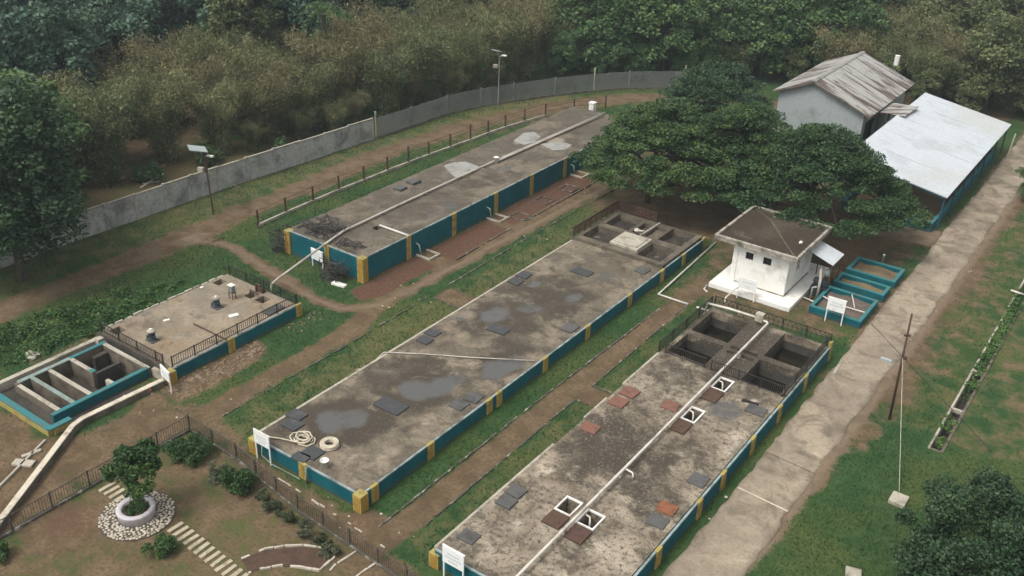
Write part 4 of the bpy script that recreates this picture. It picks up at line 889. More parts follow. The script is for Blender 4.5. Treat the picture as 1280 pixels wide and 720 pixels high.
o = build(MB().tube([(-28.05, 24.62, .95), (-28.05, 24.55, .9), (-28.05, 24.55, .05)], .05, 6), 'down_pipe', M['rim_dull'], None, True); tag(o, 'short pale blue pipe down the front wall of the middle tank', 'pipe')
# outlet frames beside the tall tank
def outlet(y, label):
    r = thing('outlet_frame', (-39.3, y, 0), label, 'pipe frame', 'outlet frames at the foot of the tall tank')
    build(MB().tube([(-39.75, y, .95), (-39.45, y, .9), (-39.35, y+.1, .1)], .05, 8), 'pipe', M['rim_dull'], r, True)
    mb = MB().box(-39.7, -38.5, y-.05, y+.05, 0, .14).box(-38.6, -38.48, y+.05, y+1.1, 0, .14).box(-39.7, -38.6, y+1.02, y+1.12, 0, .12); build(mb, 'kerb', M['conc_pale'], r)
outlet(46.0, 'white outlet pipe and kerb frame at the second yellow pier of the tall tank'); outlet(54.0, 'white outlet pipe and kerb frame at the middle of the tall tank'); outlet(65.5, 'white outlet pipe and kerb frame near the big trees')
for (px, py, s_, lab) in ((650, 271, .62, 'nearest square kerb frame in the red soil'), (680, 251, .62, 'middle square kerb frame in the red soil'), (711, 236, .62, 'farthest square kerb frame in the red soil')):
    q = G(px, py); mb = MB(); s2 = s_; t = .08
    mb.box(q[0]-s2, q[0]+s2, q[1]-s2*1.0, q[1]-s2+t, 0, .09).box(q[0]-s2, q[0]+s2, q[1]+s2-t, q[1]+s2, 0, .09).box(q[0]-s2, q[0]-s2+t, q[1]-s2+t, q[1]+s2-t, 0, .088).box(q[0]+s2-t, q[0]+s2, q[1]-s2+t, q[1]+s2-t, 0, .088)
    o = build(mb, 'manhole_frame', M['kerb']); tag(o, lab, 'manhole', 'manhole frames beside the tall tank')
q = G(424, 357); o = build(MB().obox((q[0], q[1], .08), (1.0, .35, .16), .15), 'white_slab', M['white'], bevel=.02); tag(o, 'white concrete block on the grass before the tall tank', 'block')
def tangle(c, sx, sy, sz, n_, label):
    mb = MB()
    for k_ in range(n_):
        p = [c[0]+R_.uniform(-sx, sx)*.6, c[1]+R_.uniform(-sy, sy)*.6, c[2]+R_.uniform(0, sz)*.6]; pts = []
        a, el = R_.uniform(0, 6), R_.uniform(-.4, .6)
        for j_ in range(12):
            pts.append(tuple(p)); a += R_.uniform(-.9, 1.3); el = max(-.8, min(.8, el+R_.uniform(-.5, .5))); s_ = .22
            p[0] = min(c[0]+sx, max(c[0]-sx, p[0]+s_*math.cos(a)*math.cos(el))); p[1] = min(c[1]+sy, max(c[1]-sy, p[1]+s_*math.sin(a)*math.cos(el))); p[2] = min(c[2]+sz, max(c[2]+.02, p[2]+s_*math.sin(el)))
        pts = [pts[0]]+[p_ for i_, p_ in enumerate(pts[1:]) if math.dist(p_, pts[i_]) > .03]
        if len(pts) > 3: mb.tube(pts, R_.uniform(.017, .028), 4)
    o = build(mb, 'wire_tangle', M['wire']); tag(o, label, 'barbed wire')
tangle((-41.5, 40.1, 0), .8, .6, 1.5, 60, 'tangle of dark barbed wire leaning on the front wall of the tall tank'); tangle((-47.2, 41.0, 0), .55, .8, 1.5, 55, 'tangle of dark barbed wire at the left front corner of the tall tank')
tangle((-44.8, 42.4, AZ), 1.6, 1.1, .6, 60, 'tangle of dark barbed wire lying on the near end of the tall tank'); tangle((-41.6, 41.7, AZ), 1.3, .6, .3, 24, 'thin dark wire loops on the tall tank edge above the front wall')
for (px, py, pz, dx, h, lab) in ((535, 0, 0, 0, 0, ''),)[:0]: pass
o = build(MB().tube([G(396, 285), (G(396, 285)[0], G(396, 285)[1], .8), (G(396, 285)[0]-.1, G(396, 285)[1], 1.5)], .03, 5).tube([G(396, 285), (G(396, 285)[0]-.35, G(396, 285)[1]+.3, 1.6)], .025, 5), 'bare_sapling', M['bark']); tag(o, 'thin bare sapling by the wire fence left of the tall tank', 'plant')

# ------------------------------------------------------------------ guard house
gh = thing('guard_house', (-19.2, 58.3, 0), 'small white guard house with a mossy overhanging flat roof on a white plinth', 'hut')
build(MB().box(-22.05, -16.5, 54.75, 62.0, -.1, .3), 'plinth', M['white'], gh, bevel=.02)
zw = 3.12
x0, x1, y0, y1 = -21.05, -17.4, 55.95, 60.3
def wall_with_openings(ax, c, a, b, z0, z1, t, ops, s):
    """wall in plane ax=c between a..b with window openings (a0,a1,z0,z1); s: which side it thickens to"""
    mb = MB(); us = sorted({a, b, *[o[0] for o in ops], *[o[1] for o in ops]}); vs = sorted({z0, z1, *[o[2] for o in ops], *[o[3] for o in ops]})
    for u0, u1 in zip(us[:-1], us[1:]):
        for v0, v1 in zip(vs[:-1], vs[1:]):
            if any(o[0] <= u0 and u1 <= o[1] and o[2] <= v0 and v1 <= o[3] for o in ops): continue
            k0, k1 = sorted((c, c+s*t))
            if ax == 'y': mb.box(u0, u1, k0, k1, v0, v1)
            else: mb.box(k0, k1, u0, u1, v0, v1)
    return mb
wf = [(-20.3, -19.78, 2.12, 2.62), (-19.1, -18.55, 2.12, 2.62)]
w = build(wall_with_openings('y', y0, x0, x1, .3, zw, .14, wf, 1), 'front_wall', M['white'], gh)
for o_ in wf:
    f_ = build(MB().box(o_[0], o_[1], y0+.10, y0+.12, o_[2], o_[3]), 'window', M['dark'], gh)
    build(MB().bar((o_[0]+.02, y0+.06, o_[2]), (o_[0]+.02, y0+.06, o_[3]), .035).bar((o_[1]-.02, y0+.06, o_[2]), (o_[1]-.02, y0+.06, o_[3]), .035).bar((o_[0], y0+.06, o_[3]-.02), (o_[1], y0+.06, o_[3]-.02), .034).bar(((o_[0]+o_[1])/2, y0+.06, o_[2]), ((o_[0]+o_[1])/2, y0+.06, o_[3]), .02), 'window_frame', M['black'], f_)
wr = [(57.6, 58.35, 1.4, 2.3)]
build(wall_with_openings('x', x1, y0+.142, y1, .3, zw, .14, wr, -1), 'side_wall', M['white'], gh)
f_ = build(MB().box(x1-.12, x1-.1, 57.6, 58.35, 1.4, 2.3), 'window', M['plank'], gh); build(MB().bar((x1-.05, 57.97, 1.4), (x1-.05, 57.97, 2.3), .04).bar((x1-.05, 57.6, 1.43), (x1-.05, 58.35, 1.43), .05), 'window_frame', M['white'], f_)
build(MB().box(x0, x0+.14, y0+.142, y1, .3, zw), 'side_wall', M['white'], gh); build(MB().box(x0, x1, y1, y1+.14, .3, zw), 'rear_wall', M['white'], gh)
build(MB().box(x0-.08, x0+.22, y0-.05, y0-.003, .3, zw), 'corner_pier', M['white'], gh); build(MB().box(x0-.05, x1+.03, y0-.03, y0-.002, .3, .38).box(x1+.002, x1+.03, y0, y1, .3, .42), 'dirty_skirting', M['fascia'], gh)
rx0, rx1, ry0, ry1 = -22.35, -16.75, 55.35, 61.6
rf = build(MB().box(rx0, rx1, ry0, ry1, zw, zw+.22), 'roof', M['fascia'], gh, bevel=.02)
rm = MB(); a, b, c, d = (rx0+.16, ry0+.16, zw+.225), (rx1-.16, ry0+.16, zw+.225), (rx1-.16, ry1-.16, zw+.225), (rx0+.16, ry1-.16, zw+.225); p1 = (rx1-1.7, ry0+2.0, zw+.31); p2 = (rx0+1.9, ry1-1.6, zw+.31)
n_ = 0; rm.v = [a, b, c, d, p1, p2]; rm.f = [(0, 1, 4, 5), (1, 2, 4), (2, 3, 5, 4), (3, 0, 5)]
build(rm, 'roof_top', M['roofmoss'], rf)
mb = MB().bar(b, p1, .07, .03).bar(p1, p2, .07, .03).bar(p2, d, .07, .03); build(mb, 'roof_ridge', M['conc'], rf)
mb = MB(); e = .15
mb.box(rx0-.02, rx1+.02, ry0-.02, ry0+e, zw+.22, zw+.36, .012).box(rx0-.02, rx1+.02, ry1-e, ry1+.02, zw+.22, zw+.33, .01).box(rx0-.02, rx0+e, ry0+e, ry1-e, zw+.22, zw+.34, .012).box(rx1-e, rx1+.02, ry0+e, ry1-e, zw+.22, zw+.36, .012); build(mb, 'roof_parapet', M['fascia'], rf)
q = G(1001, 304, zw+.3); o = build(MB().rock((q[0], q[1], zw+.28), .14, 1.2), 'white_lump', M['white']); tag(o, 'small white lump on the guard house roof corner', 'debris')
mb = MB(); za, zb_ = 2.75, 2.35; mb.v = [(-17.2, 58.6, za), (-15.3, 58.2, zb_), (-15.3, 60.3, zb_), (-17.2, 60.6, za)]; mb.v += [(x_, y_, z_-.04) for x_, y_, z_ in mb.v]; mb.f = [(0, 1, 2, 3), (7, 6, 5, 4), (0, 4, 5, 1), (1, 5, 6, 2), (2, 6, 7, 3), (3, 7, 4, 0)]
aw = thing('awning', (-16.2, 59.4, 0), 'grey sheet awning on dark posts at the right side of the guard house', 'awning'); build(mb, 'sheet', M['bluewhite'], aw)
for (x_, y_, z_) in ((-15.4, 58.35, zb_), (-15.4, 60.2, zb_), (-16.9, 60.45, za-.1)): build(MB().box(x_-.03, x_+.03, y_-.03, y_+.03, -.05, z_-.05), 'post', M['rustpost'], aw)
pp = thing('pump_set', (-16.1, 58.6, 0), 'grey pump with upright pipes beneath the awning', 'pump')
build(MB().tube([(-15.75, 57.6, .0), (-15.75, 57.6, 1.5), (-15.9, 57.9, 1.75), (-16.1, 58.6, 1.75)], .09, 8), 'riser_pipe', M['pvc_old'], pp, True); build(MB().tube([(-16.05, 57.3, 0), (-16.05, 57.3, .9), (-15.8, 57.3, 1.0)], .06, 8), 'riser_pipe', M['pvc_old'], pp, True)
build(MB().tube([(-15.5, 58.1, .9), (-16.3, 58.5, .9)], .22, 12).box(-16.4, -15.4, 57.95, 58.7, .0, .65), 'pump_body', M['pump'], pp); build(MB().tube([(-17.2, 57.2, .12), (-16.0, 57.0, .12), (-15.6, 56.4, .4)], .05, 8), 'feed_pipe', M['pvc'], pp, True)
build(MB().lathe((-15.75, 59.0, 1.1), [(.12, 0), (.2, .1), (.2, .4), (.1, .5)], 12), 'pressure_vessel', M['rim_dull'], pp, True)

# ------------------------------------------------------------------ three small basins
def basin(x0, x1, y0, y1, z, t, fill, label, skew=0):
    r = thing('drying_basin', ((x0+x1)/2, (y0+y1)/2, 0), label, 'basin', 'small turquoise rimmed basins by the road')
    for (a, b, c, d) in ((x0, x1, y0, y0+t), (x0, x1, y1-t, y1), (x0, x0+t, y0+t, y1-t), (x1-t, x1, y0+t, y1-t)):
        w = build(MB().box(a, b, c, d, -.1, z-.06), 'wall', M['teal'], r); build(MB().box(a-.005, b+.005, c-.005, d+.005, z-.06, z, .004), 'rim', M['rim'], w)
    mb = MB(); n_ = 9; xs = np.linspace(x0+t, x1-t, n_); ys = np.linspace(y0+t, y1-t, n_); hz = [[z*.45+.06*math.sin(i_*1.1+x0)+.05*math.cos(j_*1.7)+R_.uniform(0, .03) for i_ in range(n_)] for j_ in range(n_)]
    for j_ in range(n_-1):
        for i_ in range(n_-1): mb.quad((xs[i_], ys[j_], hz[j_][i_]), (xs[i_+1], ys[j_], hz[j_][i_+1]), (xs[i_+1], ys[j_+1], hz[j_+1][i_+1]), (xs[i_], ys[j_+1], hz[j_+1][i_]))
    build(mb, 'fill', M[fill], r, True); return r
b1 = basin(-15.5, -12.25, 55.45, 58.95, .55, .2, 'sludge', 'widest turquoise basin with brown sludge, nearest of the three by the road')
build(MB().tube([(-15.3, 57.3, .5), (-13.9, 57.0, .42), (-12.45, 56.9, .5)], .04, 6).tube([(-13.9, 58.75, .5), (-13.2, 57.2, .45)], .035, 6), 'pipe', M['pvc'], b1)
basin(-15.5, -12.2, 59.85, 61.4, .55, .2, 'sand', 'narrowest turquoise basin with sand, between the other two by the road'); basin(-15.45, -12.2, 62.2, 64.6, .55, .22, 'sand', 'turquoise basin filled with tan sand, farthest of the three by the road')
o = build(MB().lathe((-13.95, 65.4, 0), [(.07, -.05), (.07, .75), (.09, .75), (.09, .82), (.04, .85)], 12), 'white_post', M['white'], None, True); tag(o, 'short white pipe post behind the farthest turquoise basin', 'post')

# ------------------------------------------------------------------ shelter over the drying bed
sh = thing('open_shelter', (-16.3, 85, 0), 'open shelter with a large pale sloping sheet roof on blue posts', 'shelter')
zr, zl = 2.72, 4.05
rf = MB(); nX, nY = 12, 20
P = lambda u, v, dz: (-12.35-(7.9)*u, 74.0+22.1*v, zr+(zl-zr)*u+dz+.015*math.sin(v*41)*math.sin(u*9))
for dz in (0, -.05):
    for j_ in range(nY):
        for i_ in range(nX):
            q4 = [P(i_/nX, j_/nY, dz), P(i_/nX, (j_+1)/nY, dz), P((i_+1)/nX, (j_+1)/nY, dz), P((i_+1)/nX, j_/nY, dz)]
            rf.quad(*(q4 if dz < 0 else q4[::-1]))
for (a, b) in (((0, 0), (0, 1)), ((0, 1), (1, 1)), ((1, 1), (1, 0)), ((1, 0), (0, 0))):
    rf.quad(P(*a, 0), P(*b, 0), P(*b, -.05), P(*a, -.05))
ro = build(rf, 'roof', M['bluewhite'], sh)
mb = MB()
for v in np.linspace(0, 1, 6): mb.bar(P(0.005, v, .012), P(.995, v, .012), .03, .012)
build(mb, 'roof_seam', M['bluewhite'], ro)
build(MB().bar((-12.55, 74.2, zr-.12), (-12.55, 96, zr-.12), .08, .12), 'roof_beam', M['tealdark'], sh); build(MB().bar((-12.55, 74.1, zr-.12), (-20.0, 74.1, zl-.12), .08, .12), 'roof_beam', M['tealdark'], sh)
for y in (74.25, 77.9, 81.2, 84.4, 88.1, 92.2, 95.8):
    build(MB().box(-12.62, -12.5, y-.06, y+.06, -.05, zr-.18), 'post', M['tealdark'], sh)
    build(MB().box(-19.9, -19.78, y-.06, y+.06, -.05, zl-.18), 'post', M['tealdark'], sh)
bs = thing('drying_bed', (-16.3, 84, 0), 'turquoise walled drying bed of brown sand under the pale sheet roof', 'basin')
for (a, b, c, d) in ((-12.95, -12.75, 73.3, 94), (-19.6, -12.95, 73.3, 73.5), (-19.6, -19.4, 73.5, 94), (-19.4, -12.95, 93.8, 94)):
    w = build(MB().box(a, b, c, d, -.1, .72), 'wall', M['teal'], bs); build(MB().box(a-.02, b+.02, c-.01, d+.01, .72, .8), 'rim', M['rim'], w)
build(MB().box(-19.4, -12.95, 73.5, 93.8, -.1, .35), 'fill', M['sand'], bs)
mb = MB(); mb.v = [(-22.6, 88.0, 3.25), (-19.2, 87.6, 4.05+.15), (-19.1, 91.3, 4.05+.15), (-22.6, 92.2, 3.25)]
mb.v = [(-22.9, 88.6, 3.55), (-19.5, 87.0, 4.2), (-19.3, 90.4, 4.25), (-22.7, 92.2, 3.6)]
mb.v += [(x_, y_, z_-.05) for x_, y_, z_ in mb.v]; mb.f = [(0, 1, 2, 3), (7, 6, 5, 4), (0, 4, 5, 1), (1, 5, 6, 2), (2, 6, 7, 3), (3, 7, 4, 0)]
aw = thing('awning', (-21, 89.6, 0), 'small rusty sheet canopy bridging the grey warehouse and the pale shelter roof', 'awning'); build(mb, 'sheet', M['roofsheet'], aw)
for (x_, y_, z_) in ((-22.2, 89.0, 3.5), (-20.3, 88.0, 3.9), (-20.2, 90.2, 3.9)): build(MB().box(x_-.04, x_+.04, y_-.04, y_+.04, 0, z_-.05), 'post', M['rustpost'], aw)

# ------------------------------------------------------------------ warehouse
wh = thing('warehouse', (-26.5, 92, 0), 'grey rendered warehouse with a rust streaked corrugated gable roof', 'building')
LX, RX, GX = -30.9, -21.9, -27.35; LZ, RZ, GZ = 4.55, 4.0, 6.1; Y0, Y1 = 85.2, 98.8
def gable(y, t):
    mb = MB(); poly = [(LX+.5, 0), (RX-.65, 0), (RX-.65, RZ+.24-.1), (GX, GZ-.12), (LX+.5, LZ+.2-.1)]; n_ = 0
    mb.v = [(x_, y, z_) for x_, z_ in poly]+[(x_, y+t, z_) for x_, z_ in poly]; m_ = len(poly)
    mb.f = [tuple(range(m_)), tuple(range(2*m_-1, m_-1, -1))]+[(i_, m_+i_, m_+(i_+1) % m_, (i_+1) % m_) for i_ in range(m_)]; return mb
build(gable(Y0+.45, .2), 'gable_wall', M['greywall'], wh); build(gable(Y1-.5, .2), 'gable_wall', M['greywall'], wh)
build(wall_with_openings('x', RX-.65, Y0+.65, Y1-.5, 0, RZ+.1, .2, [(Y0+1.4, Y0+4.6, 0, 3.0), (Y0+8.5, Y0+9.6, 1.2, 2.4)], -1), 'side_wall', M['greywall'], wh); build(MB().box(LX+.5, LX+.7, Y0+.65, Y1-.5, 0, LZ+.1), 'side_wall', M['greywall'], wh)
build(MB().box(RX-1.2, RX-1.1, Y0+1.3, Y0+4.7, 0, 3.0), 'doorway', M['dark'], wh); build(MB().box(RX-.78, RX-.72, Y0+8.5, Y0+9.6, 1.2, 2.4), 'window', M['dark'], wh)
build(MB().box(RX-.44, RX-.2, Y0+6.2, Y0+6.5, 0, RZ-.1), 'pier', M['white'], wh)
def slope(xa, za, xb, zb2, name):
    mb = MB(); mb.v = [(xa, Y0, za), (xb, Y0, zb2), (xb, Y1, zb2), (xa, Y1, za)]; mb.v += [(x_, y_, z_-.06) for x_, y_, z_ in mb.v]
    mb.f = [(0, 1, 2, 3), (7, 6, 5, 4), (0, 4, 5, 1), (1, 5, 6, 2), (2, 6, 7, 3), (3, 7, 4, 0)]; return build(mb, name, M['roofsheet'], wh)
r1 = slope(LX, LZ, GX-.003, GZ, 'roof_slope'); r2 = slope(GX+.003, GZ, RX, RZ, 'roof_slope')
build(MB().bar((GX-.1, Y0-.03, GZ-.01), (GX-.1, Y1+.03, GZ-.01), .2, .03).bar((GX+.1, Y0-.03, GZ-.01), (GX+.1, Y1+.03, GZ-.01), .2, .03).bar((GX, Y0-.03, GZ+.02), (GX, Y1+.03, GZ+.02), .12, .04), 'ridge_cap', M['cement'], wh)
build(MB().bar((GX, Y0+.02, GZ-.12), (LX, Y0+.02, LZ-.12), .05, .16).bar((GX, Y0+.02, GZ-.12), (RX, Y0+.02, RZ-.12), .05, .16), 'bargeboard', M['conc'], wh)
for k_ in (1, 4, 7):   # lifted sheet laps running down the slope
    yy = Y0+.7+k_*1.45; build(MB().bar((GX+.2, yy, GZ-.075), (RX+.02, yy, RZ+.01), .09, .03), 'sheet_lap', M['rust' if k_ % 3 else 'rustpost'], r2)
o = build(MB().tube([(-25.2, 103.5, 0), (-25.2, 103.5, 4.2)], .12, 10).tube([(-25.2, 103.5, 4.2), (-25.2, 103.5, 5.2)], .26, 12), 'water_tank', M['white'], None); tag(o, 'white upright vent tank behind the warehouse roof', 'tank')

# ------------------------------------------------------------------ boundary wall, wire fences
bw = thing('boundary_wall', (-58.5, 42, 0), 'grey stained concrete panel boundary wall behind the dirt track', 'wall')
bp = [(-59.1, 22.0), (-59.05, 33), (-58.75, 45), (-57.75, 61.2)]
tot = []
for a, b in zip(bp[:-1], bp[1:]):
    n_ = round(math.dist(a, b)/2.5)
    tot += [(a[0]+(b[0]-a[0])*k_/n_, a[1]+(b[1]-a[1])*k_/n_) for k_ in range(n_)]
tot.append(bp[-1])
for i_, p in enumerate(tot):
    h = 1.95+.03*math.sin(i_*1.9); build(MB().box(p[0]-.09, p[0]+.09, p[1]-.1, p[1]+.1, -.1, h+.06), 'post', M['conc_pale' if i_ % 3 == 0 else 'panelwall'], bw)
    if i_ < len(tot)-1:
        q = tot[i_+1]; mb = MB()
        for k_ in range(4): mb.bar((p[0], p[1]+.1, .2+.47*k_), (q[0], q[1]-.1, .2+.47*k_+R_.uniform(-.01, .01)), .07, .462)
        pn = build(mb, 'panel', M['panelwall'], bw); build(MB().bar((p[0], p[1]+.1, h-.02), (q[0], q[1]-.1, h-.02), .13, .07), 'coping', M['conc_pale'], pn)
mf = thing('mesh_fence', (-55, 75, 0), 'grey wire mesh fence continuing from the boundary wall round the far corner', 'fence')
fp = [(-57.7, 61.6), (-57.4, 66), (-57.2, 71), (-56.2, 75), (-54.8, 78.5), (-52.8, 83), (-50.6, 87), (-48.3, 90.3), (-44, 94.5), (-40.5, 97)]
for i_, p in enumerate(fp):
    build(MB().box(p[0]-.06, p[0]+.06, p[1]-.06, p[1]+.06, -.1, 1.95 if i_ not in (0, 6, 8) else 2.5), 'post', M['conc_pale' if i_ in (0, 6, 8) else 'galv'], mf)
    if i_ < len(fp)-1:
        q = fp[i_+1]; L = math.dist(p, q); mb = MB(); n_ = int(L/.085)
        for k_ in range(n_+1):
            t = k_/n_; x_, y_ = p[0]+(q[0]-p[0])*t, p[1]+(q[1]-p[1])*t; mb.bar((x_, y_, .12), (x_, y_, 1.85), .034)
        for z in np.linspace(.2, 1.85, 12): mb.bar((*p, z), (*q, z), .026)
        build(mb, 'mesh_panel', M['galv'], mf); build(MB().bar((*p, .06), (*q, .06), .16, .2), 'base_kerb', M['conc'], mf)
kf = thing('wire_fence', (-51.5, 58, 0), 'rusty post and wire fence along a pale kerb between the track and the tall tank', 'fence')
kp = [(-51.45, 42.4), (-51.6, 45.2), (-51.65, 48), (-51.7, 50.8), (-51.6, 53.5), (-51.6, 56.3), (-51.5, 58.8), (-51.4, 61.3), (-51.2, 64), (-51.0, 66.6), (-50.9, 69.1), (-50.7, 71.5), (-50.3, 74), (-49.8, 76.8), (-48.6, 80), (-46.8, 83)]
for i_, p in enumerate(kp):
    h = 1.3 if i_ not in (6, 9) else 1.55; build(MB().box(p[0]-.055, p[0]+.055, p[1]-.055, p[1]+.055, -.1, h), 'post', M['rustpost'], kf)
    if i_ < len(kp)-1:
        q = kp[i_+1]; mb = MB()
        for z in (.55, .95, 1.22):
            mb.tube([(*p, z), ((p[0]+q[0])/2, (p[1]+q[1])/2, z-.03), (*q, z)], .016, 4)
        build(mb, 'wire', M['rustpost'], kf)
build(strip([(x_+.02, y_) for x_, y_ in kp[:-2]], .16, -.05, .2), 'base_kerb', M['conc_pale'], kf)
gp = [(-35.6, 9.0), (-35.6, 23.85), (-32.0, 23.75), (-27.0, 22.95), (-20.2, 22.55), (-16.6, 22.0)]
gf = thing('garden_fence', (-35.6, 23.85, 0), 'low black iron fence with upright bars around the garden', 'fence')
for a, b in zip(gp[:-1], gp[1:]):
    L = math.dist(a, b); n_ = max(1, round(L/1.9))
    for i_ in range(n_):
        p = (a[0]+(b[0]-a[0])*i_/n_, a[1]+(b[1]-a[1])*i_/n_); q = (a[0]+(b[0]-a[0])*(i_+1)/n_, a[1]+(b[1]-a[1])*(i_+1)/n_)
        build(MB().box(p[0]-.035, p[0]+.035, p[1]-.035, p[1]+.035, -.05, .98), 'post', M['fencegrey'], gf)
        mb = MB().bar((*p, .9), (*q, .9), .034).bar((*p, .18), (*q, .18), .03); m_ = int(math.dist(p, q)/.13)
        for k_ in range(1, m_):
            t = k_/m_; x_, y_ = p[0]+(q[0]-p[0])*t, p[1]+(q[1]-p[1])*t; mb.bar((x_, y_, .18), (x_, y_, .9), .017)
        build(mb, 'bar_panel', M['fencegrey'], gf)
build(strip(gp, .14, -.08, .1), 'base_kerb', M['kerb'], gf)

# ------------------------------------------------------------------ kerbs along the paths
def kerb(pts, label, w=.09, h=.08, seg=.34, gap=.2, mat='kerb'):
    mb = MB()
    for a, b in zip(pts[:-1], pts[1:]):
        L = math.dist(a, b); d = ((b[0]-a[0])/L, (b[1]-a[1])/L); ang = math.atan2(d[1], d[0]); s_ = 0
        while s_ < L-.1:
            l = min(seg*R_.uniform(.6, 1.15), L-s_)
            if R_.random() > gap: mb.obox((a[0]+d[0]*(s_+l/2)+R_.uniform(-.02, .02), a[1]+d[1]*(s_+l/2)+R_.uniform(-.02, .02), h/2-.04+R_.uniform(-.02, .015)), (l*.96, w*R_.uniform(.8, 1.2), h+.06), ang+R_.uniform(-.04, .04))
            s_ += l
    o = build(mb, 'kerb', M[mat]); tag(o, label, 'kerb', kind='structure')
kerb([(-23.42, 24.4), (-23.4, 36.6), (-23.1, 49), (-23.0, 52)], 'broken stone kerb on the left side of the path between the long tanks')
kerb([(-21.88, 25.6), (-21.9, 36.6), (-21.86, 38.15)], 'broken stone kerb on the right side of the path between the long tanks'); kerb([(-21.86, 39.85), (-21.95, 51.4)], 'far part of the kerb on the right side of the path')
kerb([(-21.86, 38.17), (-20.5, 38.1)], 'short kerb across the grass strip, near side'); kerb([(-21.86, 39.83), (-20.4, 39.9)], 'short kerb across the grass strip, far side')
kerb([(-35.25, 25.6), (-35.2, 34.3), (-35.3, 41.9)], 'stone kerb left of the grass strip beside the middle tank'); kerb([(-35.3, 43.9), (-35.45, 52), (-35.3, 66)], 'far stone kerb left of the grass strip beside the middle tank')
kerb([(-34.9, 43.8), (-32.1, 43.5)], 'kerb on the far side of the bare crosswalk'); kerb([(-34.9, 42.1), (-32.1, 41.95)], 'kerb on the near side of the bare crosswalk')
kerb([(-37.2, 47.2), (-37.3, 53.8)], 'brick kerb beside the red soil strip', .1, .1); kerb([(-37.25, 55.5), (-37.3, 65.5)], 'far brick kerb beside the red soil strip', .1, .1)
kerb([(-30, 24.0), (-24.5, 23.75), (-20.3, 23.35)], 'broken white kerb between the garden fence and the tank fronts', .07, .06, .3, .55, 'stone')

# ------------------------------------------------------------------ drain
dr = thing('drain_channel', (-5.15, 60, 0), 'open concrete drain channel with weeds, right of the road', 'drain')
for (xa, xb) in ((-5.53, -5.40), (-4.90, -4.77)): build(MB().box(xa, xb, 45.7, 92, -.8, .06+.01*(xa < -5), .015), 'side_wall', M['conc_pale' if xa < -5 else 'conc'], dr)
build(MB().box(-5.40, -4.90, 45.7, 92, -.8, -.5), 'channel_bed', M['darksoil'], dr); build(MB().box(-5.40, -4.90, 45.7, 45.85, -.5, .02), 'end_wall', M['conc'], dr)
for y in (50.2, 55.0, 62.5, 64.9, 71.0, 77): build(MB().box(-5.4, -4.9, y-.09, y+.09, -.15, .05), 'cross_brace', M['conc_pale'], dr)

# ------------------------------------------------------------------ poles and lamps
lp = thing('utility_pole', (-7.84, 47.05, 0), 'rusty leaning iron pole with cables beside the road', 'pole')
top = (-8.0, 47.1, 6.35)
top = tuple(np.array(G(1140, 392, 6.2)))
build(MB().tube([(-7.84, 47.05, -.2), top], [.075, .05], 10), 'shaft', M['rustpost'], lp, True)
def onpole(t): return tuple(Vector((-7.84, 47.05, 0)).lerp(Vector(top), t))
build(MB().tube([onpole(.52), (onpole(.52)[0]-.5, onpole(.52)[1]-.1, onpole(.52)[2]+.12)], .03, 6), 'lamp_arm', M['galv'], lp); c = onpole(.52); build(MB().obox((c[0]-.75, c[1]-.15, c[2]+.14), (.55, .18, .1), .2, (0, .1)), 'lamp_head', M['solar'], lp)
build(MB().obox((c[0]+.1, c[1], c[2]+.5), (.2, .2, .12), .3), 'bracket', M['rustpost'], lp); build(MB().obox((onpole(.8)[0], onpole(.8)[1], onpole(.8)[2]), (.3, .09, .09), .5), 'bracket', M['rustpost'], lp)
gw = onpole(.60); anc = G(1123, 618)
o = build(MB().tube([gw, (anc[0], anc[1], .18)], .015, 5), 'guy_wire', M['pvc_old']); tag(o, 'taut white guy line from the leaning pole down to the concrete block', 'cable')
o = build(MB().tube([onpole(.6), G(1240, 565)], .02, 5), 'guy_wire', M['wire']); tag(o, 'dark stay cable from the leaning pole into the grass on the right', 'cable')
o = build(MB().tube([onpole(.6), G(1088, 403)], .018, 5), 'guy_wire', M['wire']); tag(o, 'dark stay cable from the leaning pole across the road', 'cable')
o = build(MB().box(-5.85, -5.1, 40.15, 41.0, -.1, .2), 'anchor_block', M['conc_pale'], bevel=.04); tag(o, 'square concrete anchor block in the grass at the foot of the white guy line', 'block')
q = G(1068, 716); o = build(MB().obox((q[0], q[1]-.2, .1), (.65, .6, .2), .3), 'concrete_block', M['conc_pale'], bevel=.03); tag(o, 'pale concrete block cut by the bottom edge of the picture', 'block')
def solar_lamp(x, y, h, label, sz=1.0, lean=0):
    r = thing('solar_lamp', (x, y, 0), label, 'street lamp', 'solar street lamps along the boundary')
    build(MB().tube([(x, y, -.1), (x-lean, y, h-.5)], [.07, .05], 8), 'pole', M['rustpost' if sz > 1 else 'galv'], r); x -= lean
    build(MB().tube([(x, y, h-1.7), (x, y, h-.3)], .12 if sz > 1 else .07, 8), 'bracket', M['rust' if sz > 1 else 'galv'], r)
    build(MB().obox((x-.35*sz, y-.15, h), (1.25*sz, .85*sz, .05), -.55, (-.22, -.12)).bar((x, y, h-.5), (x-.35*sz, y-.15, h-.03), .05), 'solar_panel', M['solar'], r)
    build(MB().bar((x, y, h-.55), (x+.38, y+.1, h-.42), .05).obox((x+.45, y+.12, h-.4), (.5, .24, .09), .25), 'lamp_head', M['white'], r)
    build(MB().obox((x-.3, y-.2, h-1.5), (.45, .3, .28), .3), 'battery_box', M['conc_pale'], r); return x
solar_lamp(-55.5, 41.75, 4.95, 'solar street lamp with a rusty leaning post before the boundary wall', 1.45, .25); solar_lamp(-55.2, 76.5, 5.45, 'grey solar street lamp near the far mesh fence', .8)
o = build(MB().tube([(-57.9, 46.3, 0), (-56.3, 42.4, 2.9)], .045, 6), 'stay_rod', M['pvc_old']); tag(o, 'pale stay rod leaning from the grass to the near solar lamp', 'rod')

